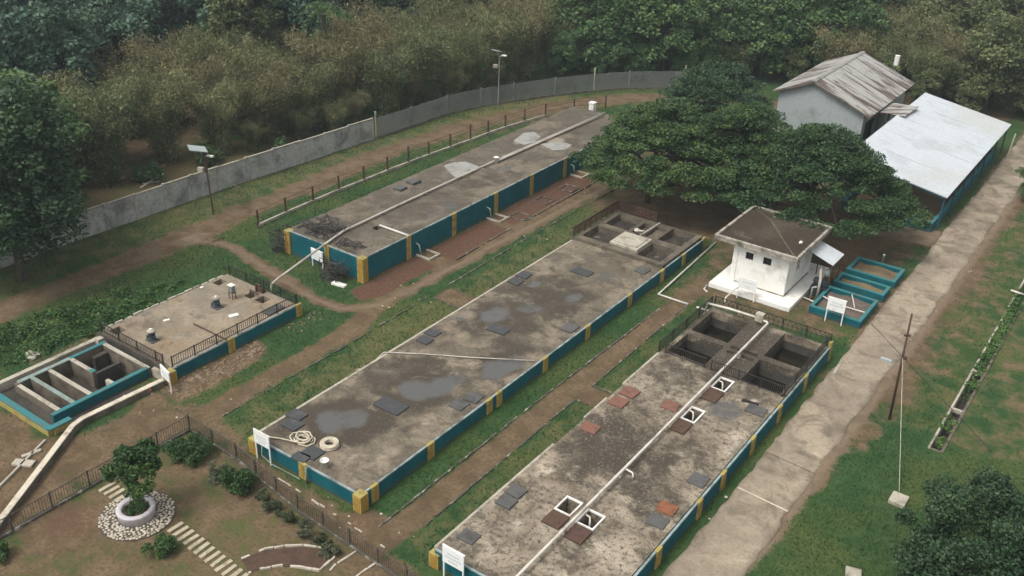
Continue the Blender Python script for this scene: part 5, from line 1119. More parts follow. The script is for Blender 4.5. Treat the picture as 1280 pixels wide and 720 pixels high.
q = G(1259, 196); o = build(MB().tube([(q[0], q[1], -.1), (q[0]+.15, q[1], 2.2)], .07, 7), 'timber_post', M['pvc_old']); tag(o, 'leaning pale timber post by the road at the far right', 'post')
a_, b_ = (-5.85, 66.9), (-4.6, 66.7); o = build(MB().tube([(a_[0], a_[1], .16), (b_[0], b_[1], .16)], .07, 8), 'cross_pipe', M['pvc']); tag(o, 'short white pipe crossing the drain channel', 'pipe')
a_, b_ = G(1042, 468), G(1052, 452); o = build(MB().bar((a_[0], a_[1], .06), (b_[0], b_[1], .06), .16, .08), 'pale_plank', M['conc_pale']); tag(o, 'short pale plank lying on the grass beside the road at the tank corner', 'plank')
# ------------------------------------------------------------------ garden
cgx, cgy = -32.3, 18.4
sc_ = thing('stone_circle', (cgx, cgy, 0), 'round apron of white stones set in mortar around the planter', 'paving')
build(MB().lathe((cgx, cgy, 0), [(1.62, -.05), (1.62, .05), (1.55, .06)], 40), 'mortar_bed', M['mortar'], sc_)
mb = MB(); pts = []; tries = 0
while tries < 6000 and len(pts) < 330:
    tries += 1; a, rr = R_.uniform(0, 2*PI), math.sqrt(R_.uniform(.72, 2.5)); p = (cgx+rr*math.cos(a), cgy+rr*math.sin(a))
    if all(math.dist(p, q) > .125 for q in pts): pts.append(p)
for p in pts: mb.rock((p[0], p[1], .045), R_.uniform(.055, .088), .7)
o = build(mb, 'set_stones', M['stone'], sc_); o['kind'] = 'stuff'
pl_ = thing('planter', (cgx, cgy, 0), 'round lavender white concrete planter in the stone circle', 'planter')
build(MB().lathe((cgx, cgy, 0), [(.80, .0), (.82, .42), (.84, .46), (.82, .52), (.62, .52), (.58, .47), (.56, .30)], 40), 'bowl', M['lavender'], pl_, True); build(MB().lathe((cgx, cgy, .3), [(.575, 0), (.57, .08), (.1, .12)], 24), 'soil', M['soil'], pl_)
def steps(pts, label, l=1.0, w=.22):
    for i_, (x, y, rz) in enumerate(pts):
        o = build(MB().obox((x, y, .03), (w*R_.uniform(.9, 1.1), l*R_.uniform(.92, 1.05), .09), rz+R_.uniform(-.06, .06)), 'stepping_slab', M['step'], bevel=.015)
        tag(o, label, 'stepping stone', 'stepping slabs in the garden')
steps([(-30.35+.385*k_, 18.95-.03*k_, .0) for k_ in range(13)], 'pale stepping slab in the row leading right from the stone circle', .8, .2)
steps([(-35.0+.38*k_, 18.75, .0) for k_ in range(4)], 'pale stepping slab in the short row between the fence and the stone circle', .8, .2)
bedp = g2((302, 700), (330, 689), (380, 684), (424, 690), (400, 713), (350, 708), (325, 712), (312, 716))
build_poly = MB().prism(bedp, -.05, .05); o = build(build_poly, 'flower_bed', M['soil']); tag(o, 'curved bed of dark brown soil at the bottom of the garden', 'flower bed')
kerb(g2((302, 700), (330, 688), (355, 684), (380, 683), (405, 686), (426, 690), (413, 702), (400, 714), (375, 710), (350, 708), (325, 713), (310, 718)), 'white stone edging around the curved soil bed', .09, .12, .4, .12, 'stone')
kerb(g2((445, 690), (420, 706), (405, 722)), 'pale kerb line right of the curved soil bed', .08, .08, .6, .1, 'stone'); kerb(g2((472, 703), (455, 714), (440, 725)), 'pale kerb line near the garden fence at the bottom edge', .08, .08, .6, .1, 'stone')

# ------------------------------------------------------------------ foliage
def leaves(C, N, size, asp, seed, up=.35, droop=0.0):
    """one folded-diamond leaf (a quad) per row of C"""
    r = np.random.default_rng(seed); n_ = len(C)
    d = r.normal(size=(n_, 3)); d[:, 2] = d[:, 2]*.6-droop; d /= np.linalg.norm(d, axis=1, keepdims=True)
    nn = r.normal(size=(n_, 3))*.75+N*.5+np.array([0, 0, up*2]); s = np.cross(nn, d); s /= np.linalg.norm(s, axis=1, keepdims=True)+1e-9
    L = size*r.uniform(.65, 1.3, (n_, 1)); W = L*asp; up_ = np.cross(d, s)*L*.12
    V = np.empty((n_, 4, 3)); V[:, 0] = C-d*L*.5; V[:, 1] = C+s*W*.5+up_; V[:, 2] = C+d*L*.5; V[:, 3] = C-s*W*.5+up_
    return V.reshape(-1, 3), np.arange(n_*4).reshape(-1, 4)
def clump_points(cl, per, seed, fill=.55, bottom=-.75):
    """points through ellipsoid clumps, denser towards their skins; cl rows: x y z rx ry rz"""
    r = np.random.default_rng(seed); P_, N_ = [], []
    for c in cl:
        k = max(4, int(per)); d = r.normal(size=(k, 3)); d /= np.linalg.norm(d, axis=1, keepdims=True); d[:, 2] = np.where(d[:, 2] < bottom, -d[:, 2], d[:, 2])
        q = 1-fill*r.random((k, 1))**1.6; q *= r.uniform(.85, 1.12, (k, 1))
        P_.append(np.array(c[:3])+d*q*np.array(c[3:])); N_.append(d)
    return np.concatenate(P_), np.concatenate(N_)
def crown_mesh(name, cl, per, size, asp, mat, seed, **kw):
    P_, N_ = clump_points(cl, per, seed, kw.pop('fill', .55), kw.pop('bottom', -.75)); V_, F_ = leaves(P_, N_, size, asp, seed+1, **kw)
    return npmesh(name, V_, F_, mat)
def limbs(trunk_pts, r0, tips, start=.55, r1=.05):
    """tapered trunk and limbs rising to the clump centres"""
    mb = MB(); n_ = len(trunk_pts); mb.tube(trunk_pts, [r0*(1-.5*i_/(n_-1)) for i_ in range(n_)], 9)
    for t in tips:
        k = R_.uniform(start, 1.0); f = k*(n_-1); i_ = min(n_-2, int(f)); a = Vector(trunk_pts[i_]).lerp(Vector(trunk_pts[i_+1]), f-i_); b = Vector(t); m1 = a.lerp(b, .5)+Vector((R_.uniform(-.2, .2), R_.uniform(-.2, .2), .12*(b-a).length))
        mb.tube([a, m1, b], [r0*.36, r0*.22, r1*.5], 6)
    return mb
def child(name, me, parent):
    o = bpy.data.objects.new(name, me); COL.objects.link(o); o.parent = parent; return o
def umbrella(x, y, h, rx, ry, depth, ncl, per, seed, label, trunk_lean=(0, 0), mat='leaf_rain', group=None, size=.21, name='rain_tree', tr=.22, skirt=.35):
    r = random.Random(seed); root = thing(name, (x, y, 0), label, 'tree', group); cl = []
    cx0, cy0 = trunk_lean
    for _ in range(ncl):
        a, q = r.uniform(0, 2*PI), math.sqrt(r.random())*(1+.1*math.sin(3*r.uniform(0, 6)))
        px_, py_ = q*rx*math.cos(a), q*ry*math.sin(a)
        zt = max(3.1, h-depth*q**1.9-r.random()**1.6*depth*skirt); s_ = r.uniform(.55, 1.15)
        cl.append((cx0+px_, cy0+py_, zt, s_*r.uniform(.9, 1.25), s_*r.uniform(.9, 1.25), s_*r.uniform(.32, .5)))
    child('crown', crown_mesh('crown', cl, per, size, .55, M[mat], seed, up=.5, bottom=-.35), root)
    tips = [(c[0]*.92, c[1]*.92, c[2]-.25) for c in cl[::5]]
    mb = limbs([(0, 0, -.2), (.1*cx0, .1*cy0, h*.22), (.35*cx0, .35*cy0, h*.45), (.6*cx0, .6*cy0, h*.62)], tr, tips, .45)
    me = bpy.data.meshes.new('trunk'); me.from_pydata(mb.v, [], mb.f); me.materials.append(M['bark']); me.polygons.foreach_set('use_smooth', [True]*len(me.polygons)); child('trunk', me, root); return root
umbrella(-32.0, 64.6, 8.4, 5.5, 5.6, 5.4, 185, 330, 21, 'broad spreading rain tree nearest the tall tank, left half of the big canopy', (.9, -.6), group='spreading trees in the yard')
umbrella(-20.6, 67.8, 8.0, 7.0, 6.6, 6.0, 250, 330, 22, 'widest spreading rain tree behind the guard house, right half of the big canopy', (.8, -.6), group='spreading trees in the yard')
umbrella(-26.4, 68.4, 8.3, 5.0, 6.0, 5.2, 170, 330, 25, 'spreading rain tree joining the two halves of the big canopy', (0, -.4), group='spreading trees in the yard')
umbrella(-32.0, 75.0, 8.9, 4.8, 5.0, 4.4, 130, 320, 23, 'darker spreading tree behind the big canopy, left of the warehouse', (.2, 0), 'leaf_dark', group='spreading trees in the yard')

def round_tree(root, h, r0, zc, rx, ry, rz, ncl, per, seed, mat, size=.3, asp=.55, tr=.2, cs=.34, shell=.5):
    r = random.Random(seed); cl = []
    for _ in range(ncl):
        d = Vector((r.gauss(0, 1), r.gauss(0, 1), r.gauss(0, 1))).normalized(); q = 1-shell*r.random()**1.3
        if d.z < -.85: d.z *= -.4
        c = (d.x*q*rx, d.y*q*ry, zc+d.z*q*rz); s_ = cs*r.uniform(.6, 1.25)*min(rx, rz)
        cl.append((*c, s_, s_*r.uniform(.8, 1.2), s_*r.uniform(.55, .8)))
    cm = crown_mesh('crown', cl, per, size, asp, M[mat], seed, up=.3)
    tips = [(c[0]*.85, c[1]*.85, c[2]-.1) for c in cl[::4]]
    mb = limbs([(0, 0, -.2), (.05, .04, zc*.35), (-.04, .06, zc*.7), (.05, 0, zc)], tr, tips, .5)
    me = bpy.data.meshes.new('trunk'); me.from_pydata(mb.v, [], mb.f); me.materials.append(M['bark'])
    child('crown', cm, root); child('trunk', me, root); return root
t = thing('leafy_tree', (-56.6, 27.6, 0), 'tall dark leafy tree at the left edge in front of the boundary wall', 'tree')
round_tree(t, 12, 4, 7.0, 4.6, 4.4, 5.8, 150, 200, 31, 'leaf_dark', .32, tr=.32, cs=.26)
q = G(1238, 690, 3.0); t = thing('bushy_tree', (q[0]+.6, q[1]-.3, 0), 'dark rounded bushy tree in the bottom right corner', 'tree')
round_tree(t, 5, 2, 3.2, 4.0, 4.0, 3.2, 170, 420, 32, 'leaf_dark', .16, tr=.16, cs=.22)
q = G(1276, 245); t = thing('bushy_tree', (q[0]+.9, q[1]-.5, 0), 'green bush cut by the right edge beside the road', 'bush'); round_tree(t, 4, 1.5, 1.9, 1.4, 1.8, 1.7, 40, 170, 33, 'leaf_green', .2, tr=.1)
# garden planting
t = thing('ornamental_tree', (cgx, cgy, .4), 'small glossy leaved tree growing in the round planter', 'tree')
def small_tree(root, zc, rx, rz, seed, mat, n=40, per=150, size=.17, tr=.05, off=(0, 0)):
    r = random.Random(seed); cl = []
    for _ in range(n):
        lo = r.choice(((.42, .12, .18, .68), (.42, .12, .18, .68), (-.5, -.2, -.3, .6), (.1, .5, .55, .5), (.75, -.2, -.25, .4), (-.15, -.1, .5, .4)))
        d = Vector((r.gauss(0, 1), r.gauss(0, 1), r.gauss(0, 1))).normalized(); q = r.uniform(.3, 1.0)*lo[3]; s_ = rx*r.uniform(.16, .30)
        cl.append((off[0]+(lo[0]+d.x*q)*rx, off[1]+(lo[1]+d.y*q)*rx, zc+(lo[2]+d.z*q)*rz, s_, s_, s_*.75))
    child('crown', crown_mesh('crown', cl, per, size, .42, M[mat], seed, up=.15, droop=.25), root)
    mb = limbs([(0, 0, -.1), (.02+off[0]*.3, .02+off[1]*.3, zc*.45), (off[0]*.8, off[1]*.8, zc*.9)], tr, [(c[0], c[1], c[2]) for c in cl[::4]], .4, .02)
    me = bpy.data.meshes.new('trunk'); me.from_pydata(mb.v, [], mb.f); me.materials.append(M['bark']); child('trunk', me, root)
small_tree(t, 1.95, 1.25, 1.1, 41, 'leaf_shrub', 72, 110, .2, off=(-.15, .25))
def shrub(x, y, rx, rz, seed, label, mat='leaf_shrub', size=.13, n=26, per=150, name='shrub', asp=.45, zc=None, group='garden shrubs'):
    root = thing(name, (x, y, 0), label, 'shrub', group); r = random.Random(seed); cl = []
    zc = zc if zc is not None else rz*.75
    for _ in range(n):
        d = Vector((r.gauss(0, 1), r.gauss(0, 1), r.gauss(0, 1))).normalized(); q = r.uniform(.4, 1.0); s_ = rx*r.uniform(.25, .45); cl.append((d.x*q*rx, d.y*q*rx, max(.1, zc+d.z*q*rz), s_, s_, s_*.8))
    child('crown', crown_mesh('crown', cl, per, size, asp, M[mat], seed, up=.2), root)
    mb = MB()
    for _ in range(5):
        c = r.choice(cl); mb.tube([(r.uniform(-.08, .08), r.uniform(-.08, .08), -.05), (c[0]*.4, c[1]*.4, c[2]*.5), c[:3]], [.03, .02, .01], 5)
    me = bpy.data.meshes.new('stem'); me.from_pydata(mb.v, [], mb.f); me.materials.append(M['bark']); child('stem', me, root); return root
shrub(cgx, cgy, .45, .22, 42, 'low dark green plant filling the planter bowl', name='planter_plant', n=20, per=110, size=.11, zc=.55)
shrub(*G(238, 572)[:2], .95, .55, 43, 'wide spreading shrub in the fence corner at the top of the garden', n=30); shrub(*G(297, 612)[:2], .8, .6, 44, 'dense round shrub along the right fence of the garden', n=30)
shrub(*G(201, 690)[:2], .62, .42, 45, 'small dark round shrub beside the stepping slabs', n=24, size=.11); shrub(*G(-2, 700)[:2], .5, .5, 46, 'green shrub cut by the left edge of the picture', n=18)
shrub(*G(272, 598)[:2], .55, .55, 47, 'pale grey green feathery plant between the two big shrubs', 'leaf_hedge', .26, 14, 90, asp=.12); shrub(*G(215, 566)[:2], .5, .4, 48, 'yellowish low plant beside the corner shrub', 'leaf_green', .2, 12, 90, asp=.2)
shrub(*G(548, 695)[:2], .45, .35, 49, 'small green bush at the left corner pier of the right hand tank', n=14, size=.12)
for k_, (px, py) in enumerate(((330, 622), (347, 636), (366, 648), (385, 662), (403, 675), (420, 688))):
    q = G(px, py); shrub(q[0], q[1]-.25, .38+.08*(k_ % 2), .3, 60+k_, 'grey green hedge plant along the inside of the right garden fence', 'leaf_hedge', .17, 9, 90, 'hedge_plant', .25, group='hedge plants along the garden fence')
for k_, (px, py, mt, lb) in enumerate(((185, 226, 'leaf_green', 'leafy bush behind the boundary wall in the vegetable plot'), (262, 205, 'leaf_green', 'bright leafy bush behind the boundary wall beside the solar lamp'), (350, 192, 'leaf_green', 'low bush behind the boundary wall right of the solar lamp'), (412, 160, 'leaf_green', 'small bush behind the far part of the boundary wall'))):
    q = G(px, py); shrub(q[0], q[1], 1.0, .8, 80+k_, lb, mt, .3, 18, 90, asp=.4, group='bushes behind the boundary wall')
o = build(MB().tube([G(175, 235), (*G(205, 222)[:2], .35)], .06, 6).tube([G(178, 230), (*G(200, 228)[:2], .1)], .05, 6), 'bamboo_poles', M['pvc']); tag(o, 'pale poles lying in the plot behind the boundary wall', 'poles')
mb = MB()
for k_ in range(5): a, b = G(122+k_*14, 232-k_*2), G(150+k_*14, 217-k_*2.4); mb.bar((a[0], a[1], .06), (b[0], b[1], .06), .35, .22)
o = build(mb, 'vegetable_beds', M['sand']); tag(o, 'raised earth rows of the small plot behind the boundary wall', 'plot', kind='structure')
o = build(MB().bar(G(440, 0)[:2]+(0,), G(440, 0)[:2]+(.1,), .01), 'x', M['dark']) if False else None
# weeds and grass
def scatter(poly, n_, seed):
    r = np.random.default_rng(seed); P_ = np.array(poly); lo, hi = P_.min(0), P_.max(0); out = np.empty((0, 2))
    while len(out) < n_:
        q = r.uniform(lo, hi, (n_*2, 2)); out = np.concatenate([out, q[poly_sd(q[:, 0], q[:, 1], poly) < 0]])
    return out[:n_]
def groundcover(name, poly, n_, h, size, asp, mat, seed, label, per=26):
    r = np.random.default_rng(seed); c = scatter(poly, n_, seed); d = 1-.75*np.clip(poly_sd(c[:, 0], c[:, 1], poly)+.7, 0, 1)
    keep = lump(c[:, 0], c[:, 1], 1.4, seed)+r.uniform(-.6, .6, len(c)) > -.15; c = c[keep]; d = d[keep]; hh = h*d*r.uniform(.5, 1.2, len(c))
    P_ = np.repeat(np.stack([c[:, 0], c[:, 1], hh*.55], -1), per, 0); N_ = r.normal(size=P_.shape); N_ /= np.linalg.norm(N_, axis=1, keepdims=True)
    P_ = P_+N_*np.repeat(np.stack([hh*.8+.1, hh*.8+.1, hh*.5], -1), per, 0)*r.random((len(P_), 1))**.4; P_[:, 2] = np.abs(P_[:, 2])+.02
    V_, F_ = leaves(P_, N_, size, asp, seed, up=.4); o = bpy.data.objects.new(name, npmesh(name, V_, F_, M[mat])); COL.objects.link(o); tag(o, label, 'plants', kind='stuff')
groundcover('weeds', [(-52.4, 17), (-48.6, 19), (-47.4, 23), (-47.2, 27), (-47.6, 31), (-48.6, 33.5), (-50.4, 31), (-51.7, 26)], 400, .5, .2, .5, 'leaf_weed', 5, 'rank green weeds between the dirt track and the pump tank')
groundcover('weeds', [(-5.38, 46), (-4.92, 46), (-4.92, 90), (-5.38, 90)], 900, .4, .17, .45, 'leaf_weed', 6, 'green weeds growing along the bottom of the drain', 14)
def grass():
    n_ = 420000; r = np.random.default_rng(77); P_ = np.stack([r.uniform(-58.5, 1.5, n_), r.uniform(14, 92, n_)], -1)
    c = cover(P_[:, 0], P_[:, 1]); dens = 1-np.clip(c[:, 0]*1.35, 0, 1)-np.clip(c[:, 2]*2, 0, 1)-.4*np.clip(c[:, 1], 0, 1); dens *= .55+.45*np.clip(lump(P_[:, 0], P_[:, 1], .9, 12)+.5, 0, 1)
    dens = np.where((P_[:, 0] < -18) & (P_[:, 0] > -35.6) & (P_[:, 1] < 23.5) & (P_[:, 1] < 23.9-.11*(P_[:, 0]+35)), dens*.25, dens)
    bad = np.zeros(n_, bool)
    for (x0, x1, y0, y1) in ((-46.95, -39.65, 40.7, 77.2), (-32.1, -24.6, 24.5, 59.8), (-20.2, -12.4, 21, 51), (-46.4, -39.6, 25.9, 35.4), (-46.3, -40.2, 19.2, 26), (-22.1, -16.4, 54.7, 62), (-12.2, -9.1, 10, 120), (-15.6, -12.1, 55.3, 64.7), (-19.8, -12.5, 73, 94.2), (-5.7, -4.6, 45.6, 92), (-31, -21.8, 85, 99)): bad |= (P_[:, 0] > x0) & (P_[:, 0] < x1) & (P_[:, 1] > y0) & (P_[:, 1] < y1)
    keep = (~bad) & (r.random(n_) < dens); P_ = P_[keep]; n_ = len(P_); z = .035*lump(P_[:, 0], P_[:, 1], .5, 8)
    a = r.uniform(0, 2*PI, n_); h = r.uniform(.05, .14, n_)*(1+.9*(r.random(n_) < .12)); w = r.uniform(.018, .04, n_); le = r.uniform(.02, .10, n_); b = r.uniform(0, 2*PI, n_)
    V_ = np.empty((n_, 3, 3)); V_[:, 0] = np.stack([P_[:, 0]-w*np.cos(a), P_[:, 1]-w*np.sin(a), z-.01], -1); V_[:, 1] = np.stack([P_[:, 0]+w*np.cos(a), P_[:, 1]+w*np.sin(a), z-.01], -1); V_[:, 2] = np.stack([P_[:, 0]+le*np.cos(b), P_[:, 1]+le*np.sin(b), z+h], -1)
    o = bpy.data.objects.new('grass', npmesh('grass', V_.reshape(-1, 3), np.arange(n_*3).reshape(-1, 3), M['blade'])); COL.objects.link(o); tag(o, 'short rough grass over the yard', 'grass', kind='stuff')
grass()
mb = MB()
for p in scatter([(-39.7, 25.3), (-38.1, 25.1), (-37.7, 28), (-38.4, 31.6), (-39.65, 31.8)], 420, 9): mb.rock((p[0], p[1], -.01), R_.uniform(.03, .11), .7)
for p in scatter([(-39.6, 33.5), (-38.3, 33.8), (-38.4, 36.2), (-39.6, 36.4)], 40, 10): mb.rock((p[0], p[1], -.01), R_.uniform(.03, .09), .7)
o = build(mb, 'rubble', M['rubble']); tag(o, 'brown stone rubble along the foot of the pump tank wall', 'rubble', kind='stuff')
mb = MB()
for _ in range(60):
    px, py = R_.choice(((1105, 440), (1130, 430), (740, 245), (690, 300), (480, 370), (190, 500), (445, 645), (1215, 330), (880, 640)));
    q = G(px+R_.gauss(0, 30), py+R_.gauss(0, 16)); mb.rock((q[0], q[1], 0), R_.uniform(.03, .08), .6)
o = build(mb, 'loose_stones', M['stone']); tag(o, 'loose pale stones scattered over the yard', 'stones', kind='stuff')

# ------------------------------------------------------------------ forest
def proto_tree(name, zc, rx, rz, ncl, per, seed, mat, size, tr=.18, cs=.3):
    root = bpy.data.objects.new(name, None); COL.objects.link(root); root.empty_display_size = .2
    return round_tree(root, 0, 0, zc, rx, rx, rz, ncl, per, seed, mat, size, tr=tr, cs=cs)
def proto_bamboo(name, seed, mat, h=8.6, spread=2.6, ncane=38, per=420, size=.30):
    root = bpy.data.objects.new(name, None); COL.objects.link(root); r = random.Random(seed); rr = np.random.default_rng(seed); mb = MB(); PP = []
    for _ in range(ncane):
        a = r.uniform(0, 2*PI); b = r.uniform(0, .8); H = h*r.uniform(.72, 1.08); s_ = spread*r.uniform(.35, 1.1); x0, y0 = b*math.cos(a), b*math.sin(a); a += r.uniform(-.5, .5)
        f = lambda t: (x0+math.cos(a)*s_*t**2.2, y0+math.sin(a)*s_*t**2.2, H*(t-.22*t**4))
        mb.tube([f(t) for t in (0, .3, .55, .8, 1)], [.045, .042, .035, .022, .01], 5)
        t = rr.uniform(.03, 1.02, per)**.85; base = np.array([f(u) for u in t]); off = rr.normal(size=(per, 3))*np.array([.42, .42, .32]); off[:, 2] -= .25; PP.append(base+off)
    PP = np.concatenate(PP); N_ = rr.normal(size=PP.shape); N_ /= np.linalg.norm(N_, axis=1, keepdims=True)
    V_, F_ = leaves(PP, N_, size, .24, seed, up=.1, droop=.9); child('foliage', npmesh('foliage', V_, F_, M[mat]), root)
    me = bpy.data.meshes.new('cane'); me.from_pydata(mb.v, [], mb.f); me.materials.append(M['culm']); child('cane', me, root); return root
protos = {
 'bamboo': [proto_bamboo('bamboo_clump', 101, 'leaf_bamboo'), proto_bamboo('bamboo_clump', 102, 'leaf_bamboo_dry', 9.2, 2.9), proto_bamboo('bamboo_clump', 103, 'leaf_olive', 8.2, 2.5), proto_bamboo('bamboo_clump', 104, 'leaf_bamboo', 9.6, 2.9)],
 'olive': [proto_tree('forest_tree', 5.2, 3.6, 4.6, 84, 120, 111, 'leaf_olive', .42), proto_tree('forest_tree', 6.0, 3.3, 5.4, 80, 120, 112, 'leaf_olive', .40)],
 'green': [proto_tree('forest_tree', 5.4, 3.9, 4.7, 86, 125, 113, 'leaf_green', .42), proto_tree('forest_tree', 6.1, 3.5, 5.4, 80, 125, 114, 'leaf_green', .40)],
 'blue': [proto_tree('forest_tree', 5.8, 3.9, 5.2, 80, 115, 115, 'leaf_hazed', .46), proto_tree('forest_tree', 7.0, 3.3, 6.4, 80, 115, 116, 'leaf_hazed', .46)]}
used = {}
def plant(kind, x, y, s, label, cat, group, z=0):
    pr_ = protos[kind]; k = R_.randrange(len(pr_)); o = pr_[k]
    if used.get((kind, k)): o = copy_tree(o)
    used[(kind, k)] = True
    o.location = (x, y, z); o.rotation_euler = (0, 0, R_.uniform(0, 6.28)); o.scale = (s*R_.uniform(.92, 1.08), s*R_.uniform(.92, 1.08), s); tag(o, label, cat, group); return o
def visible(x, y, h=10):
    a, b, w = proj(x, y, h); c, d, w2 = proj(x, y, 0)
    return w > 5 and -90 < a < 1370 and d > -25 and b < 760
placed = []
def region(kind, poly, gap, s0, s1, label, cat, group, seed, lim=120):
    r = random.Random(seed); P_ = np.array(poly); lo, hi = P_.min(0), P_.max(0); n_ = 0
    for _ in range(9000):
        x, y = r.uniform(lo[0], hi[0]), r.uniform(lo[1], hi[1])
        if poly_sd(np.array([x]), np.array([y]), poly)[0] > 0 or not visible(x, y, 12): continue
        if any((x-a)**2+(y-b)**2 < min(gap, g_)**2*1.0 for a, b, g_ in placed): continue
        placed.append((x, y, gap)); plant(kind, x, y, r.uniform(s0, s1), label, cat, group); n_ += 1
        if n_ >= lim: break
region('bamboo', [(-66.5, 36), (-66.0, 46), (-63.5, 56), (-61.2, 66), (-60.5, 73), (-57.5, 82), (-55.5, 86.5), (-62, 97), (-71, 86), (-74.5, 66), (-74.5, 50), (-72.5, 38)], 4.1, .8, 1.15, 'olive brown bamboo clump in the grove behind the boundary wall', 'bamboo', 'bamboo clumps of the grove', 1)
region('green', [(-54.5, 88.5), (-49, 93), (-43, 98), (-37, 102), (-30, 104), (-34, 122), (-52, 116), (-63, 101)], 4.6, .85, 1.15, 'leafy green tree behind the far corner of the mesh fence', 'tree', 'green trees behind the mesh fence', 2)
region('bamboo', [(-34, 103), (-29, 103), (-20, 106), (-20, 114), (-34, 116)], 4.4, .8, 1.1, 'olive bamboo clump behind the warehouse', 'bamboo', 'bamboo clumps behind the warehouse', 7)
region('olive', [(-36, 108), (-20, 105), (-14, 109), (-4, 109), (6, 112), (6, 150), (-30, 160), (-44, 130)], 5.0, .85, 1.2, 'olive green tree in the wood behind the warehouse and shelter', 'tree', 'olive green trees of the right hand wood', 3)
region('blue', [(-76, 38), (-79, 62), (-75, 86), (-66, 100), (-60, 112), (-50, 122), (-46, 150), (-110, 135), (-140, 80), (-120, 50)], 5.6, .85, 1.35, 'dark tree with haze-tinted bluish leaves in the far wood beyond the bamboo', 'tree', 'dark trees of the far wood', 4)
region('green', [(-72, 24), (-62, 24), (-62.5, 34), (-69.5, 36), (-80, 40), (-84, 30)], 4.0, .8, 1.1, 'dark green tree crowding behind the tall tree at the left edge', 'tree', 'trees behind the left boundary wall', 5)
region('olive', [(-45, 100), (-36, 103), (-20, 103), (-13, 107), (2, 107), (2, 116), (-20, 112), (-46, 108)], 2.6, .38, .55, 'low bushy tree at the foot of the wood behind the warehouse', 'bush', 'bushes along the wood edge', 8, 40)
region('bamboo', [(-64.5, 50), (-61, 57), (-60, 68), (-58.5, 76), (-56.5, 83), (-60, 84), (-63, 70), (-66, 56)], 2.4, .38, .55, 'low bamboo bush at the front of the grove behind the wall', 'bush', 'bushes along the grove edge', 9, 40)
region('green', [(-55, 87), (-49, 92), (-42, 98), (-44, 101), (-52, 96), (-58, 90)], 2.4, .36, .5, 'low green bush at the foot of the trees behind the mesh fence', 'bush', 'bushes behind the mesh fence', 10, 30)
for pr_ in protos.values():
    for k, o in enumerate(pr_):
        if o.get('label') is None:
            for ch in list(o.children): bpy.data.objects.remove(ch)
            bpy.data.objects.remove(o)
def palm(px, py, z, h, label):
    q = G(px, py, z); r = random.Random(int(px)); root = thing('palm_tree', (q[0], q[1], 0), label, 'tree', 'palms in the far wood'); mb = MB().tube([(0, 0, -.2), (.2, .1, h*.5), (.1, .2, h)], [.2, .16, .12], 8)
    me = bpy.data.meshes.new('trunk'); me.from_pydata(mb.v, [], mb.f); me.materials.append(M['bark']); child('trunk', me, root); PP = []
    for k_ in range(18):
        a = k_*2.4; el = r.uniform(-.2, .9); L = r.uniform(2.4, 3.2)
        for t in np.linspace(.1, 1, 24):
            for s_ in (-1, 1): PP.append((.1+math.cos(a)*L*t*math.cos(el)-math.sin(a)*s_*.22*(1.1-t), .2+math.sin(a)*L*t*math.cos(el)+math.cos(a)*s_*.22*(1.1-t), h+L*(math.sin(el)*t-.75*t*t)))
    PP = np.array(PP); V_, F_ = leaves(PP, PP*0+np.array([0, 0, .3]), .6, .16, 3, up=.3, droop=.8); child('crown', npmesh('crown', V_, F_, M['leaf_green']), root)
palm(402, 12, 9.5, 9.5, 'feathery palm in the dark wood at the top, right of the pale conical tree')
q = G(302, 22, 8); t = thing('conical_tree', (q[0], q[1], 0), 'pale blue green conical tree standing in the dark wood at the top', 'tree'); round_tree(t, 0, 0, 8.6, 3.2, 3.2, 5.4, 110, 110, 120, 'leaf_olive', .4, tr=.2, cs=.26)

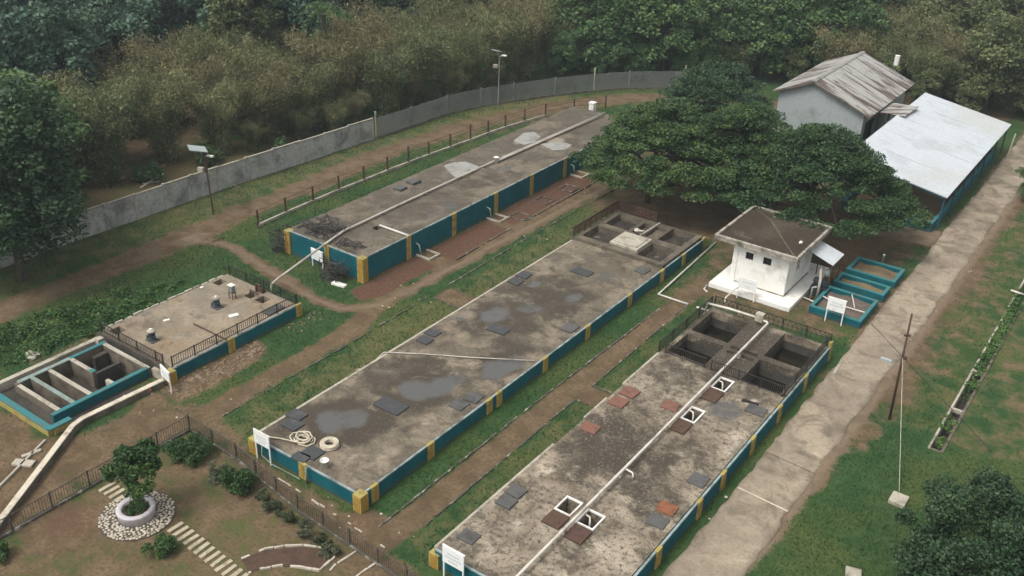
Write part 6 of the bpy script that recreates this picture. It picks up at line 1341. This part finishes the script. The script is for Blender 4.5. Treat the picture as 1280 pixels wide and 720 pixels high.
# ------------------------------------------------------------------ light
w = bpy.data.worlds.new('World'); sc.world = w; w.use_nodes = True; nt = w.node_tree
for n in list(nt.nodes): nt.nodes.remove(n)
out = nt.nodes.new('ShaderNodeOutputWorld'); bg = nt.nodes.new('ShaderNodeBackground')
sky = nt.nodes.new('ShaderNodeTexSky'); sky.sky_type = 'NISHITA'; sky.sun_disc = False; SUN_EL, SUN_AZ = math.radians(58), math.radians(200)
sky.sun_elevation = SUN_EL; sky.sun_rotation = SUN_AZ; sky.air_density = 1.2; sky.dust_density = 4.0; sky.ozone_density = 1.0
hs = node(nt, 'ShaderNodeHueSaturation', {'Saturation': .10, 'Value': 1.0, 'Color': sky.outputs[0]})
nt.links.new(hs.outputs[0], bg.inputs[0]); nt.links.new(bg.outputs[0], out.inputs[0]); bg.inputs[1].default_value = .12
sun = bpy.data.lights.new('sun', 'SUN'); sun.energy = 1.1; sun.angle = math.radians(20); sun.color = (1, .93, .82)
so = bpy.data.objects.new('sun', sun); COL.objects.link(so)
sd = Vector((math.sin(SUN_AZ)*math.cos(SUN_EL), math.cos(SUN_AZ)*math.cos(SUN_EL), math.sin(SUN_EL))); so.rotation_euler = sd.to_track_quat('Z', 'Y').to_euler()
vs = sc.view_settings; vs.view_transform = 'Standard'; vs.look = 'None'; vs.exposure = 1.0; vs.gamma = 1; vs.use_curve_mapping = False
HAZE = True
if HAZE:
    mb = MB().box(-190, 60, -20, 230, -3.6, 34); m = bpy.data.materials.new('haze'); m.use_nodes = True; nt = m.node_tree
    for n in list(nt.nodes): nt.nodes.remove(n)
    out = nt.nodes.new('ShaderNodeOutputMaterial'); pv = nt.nodes.new('ShaderNodeVolumePrincipled'); pv.inputs['Color'].default_value = (.80, .92, .97, 1); pv.inputs['Density'].default_value = .00042; pv.inputs['Anisotropy'].default_value = .2
    nt.links.new(pv.outputs[0], out.inputs['Volume']); o = build(mb, 'haze', m); tag(o, 'thin bluish haze in the air over the yard and woods', 'haze', kind='stuff')
sc.cycles.max_bounces = 6; sc.cycles.diffuse_bounces = 3; sc.cycles.glossy_bounces = 2; sc.cycles.transmission_bounces = 3; sc.cycles.volume_bounces = 0; sc.cycles.transparent_max_bounces = 6
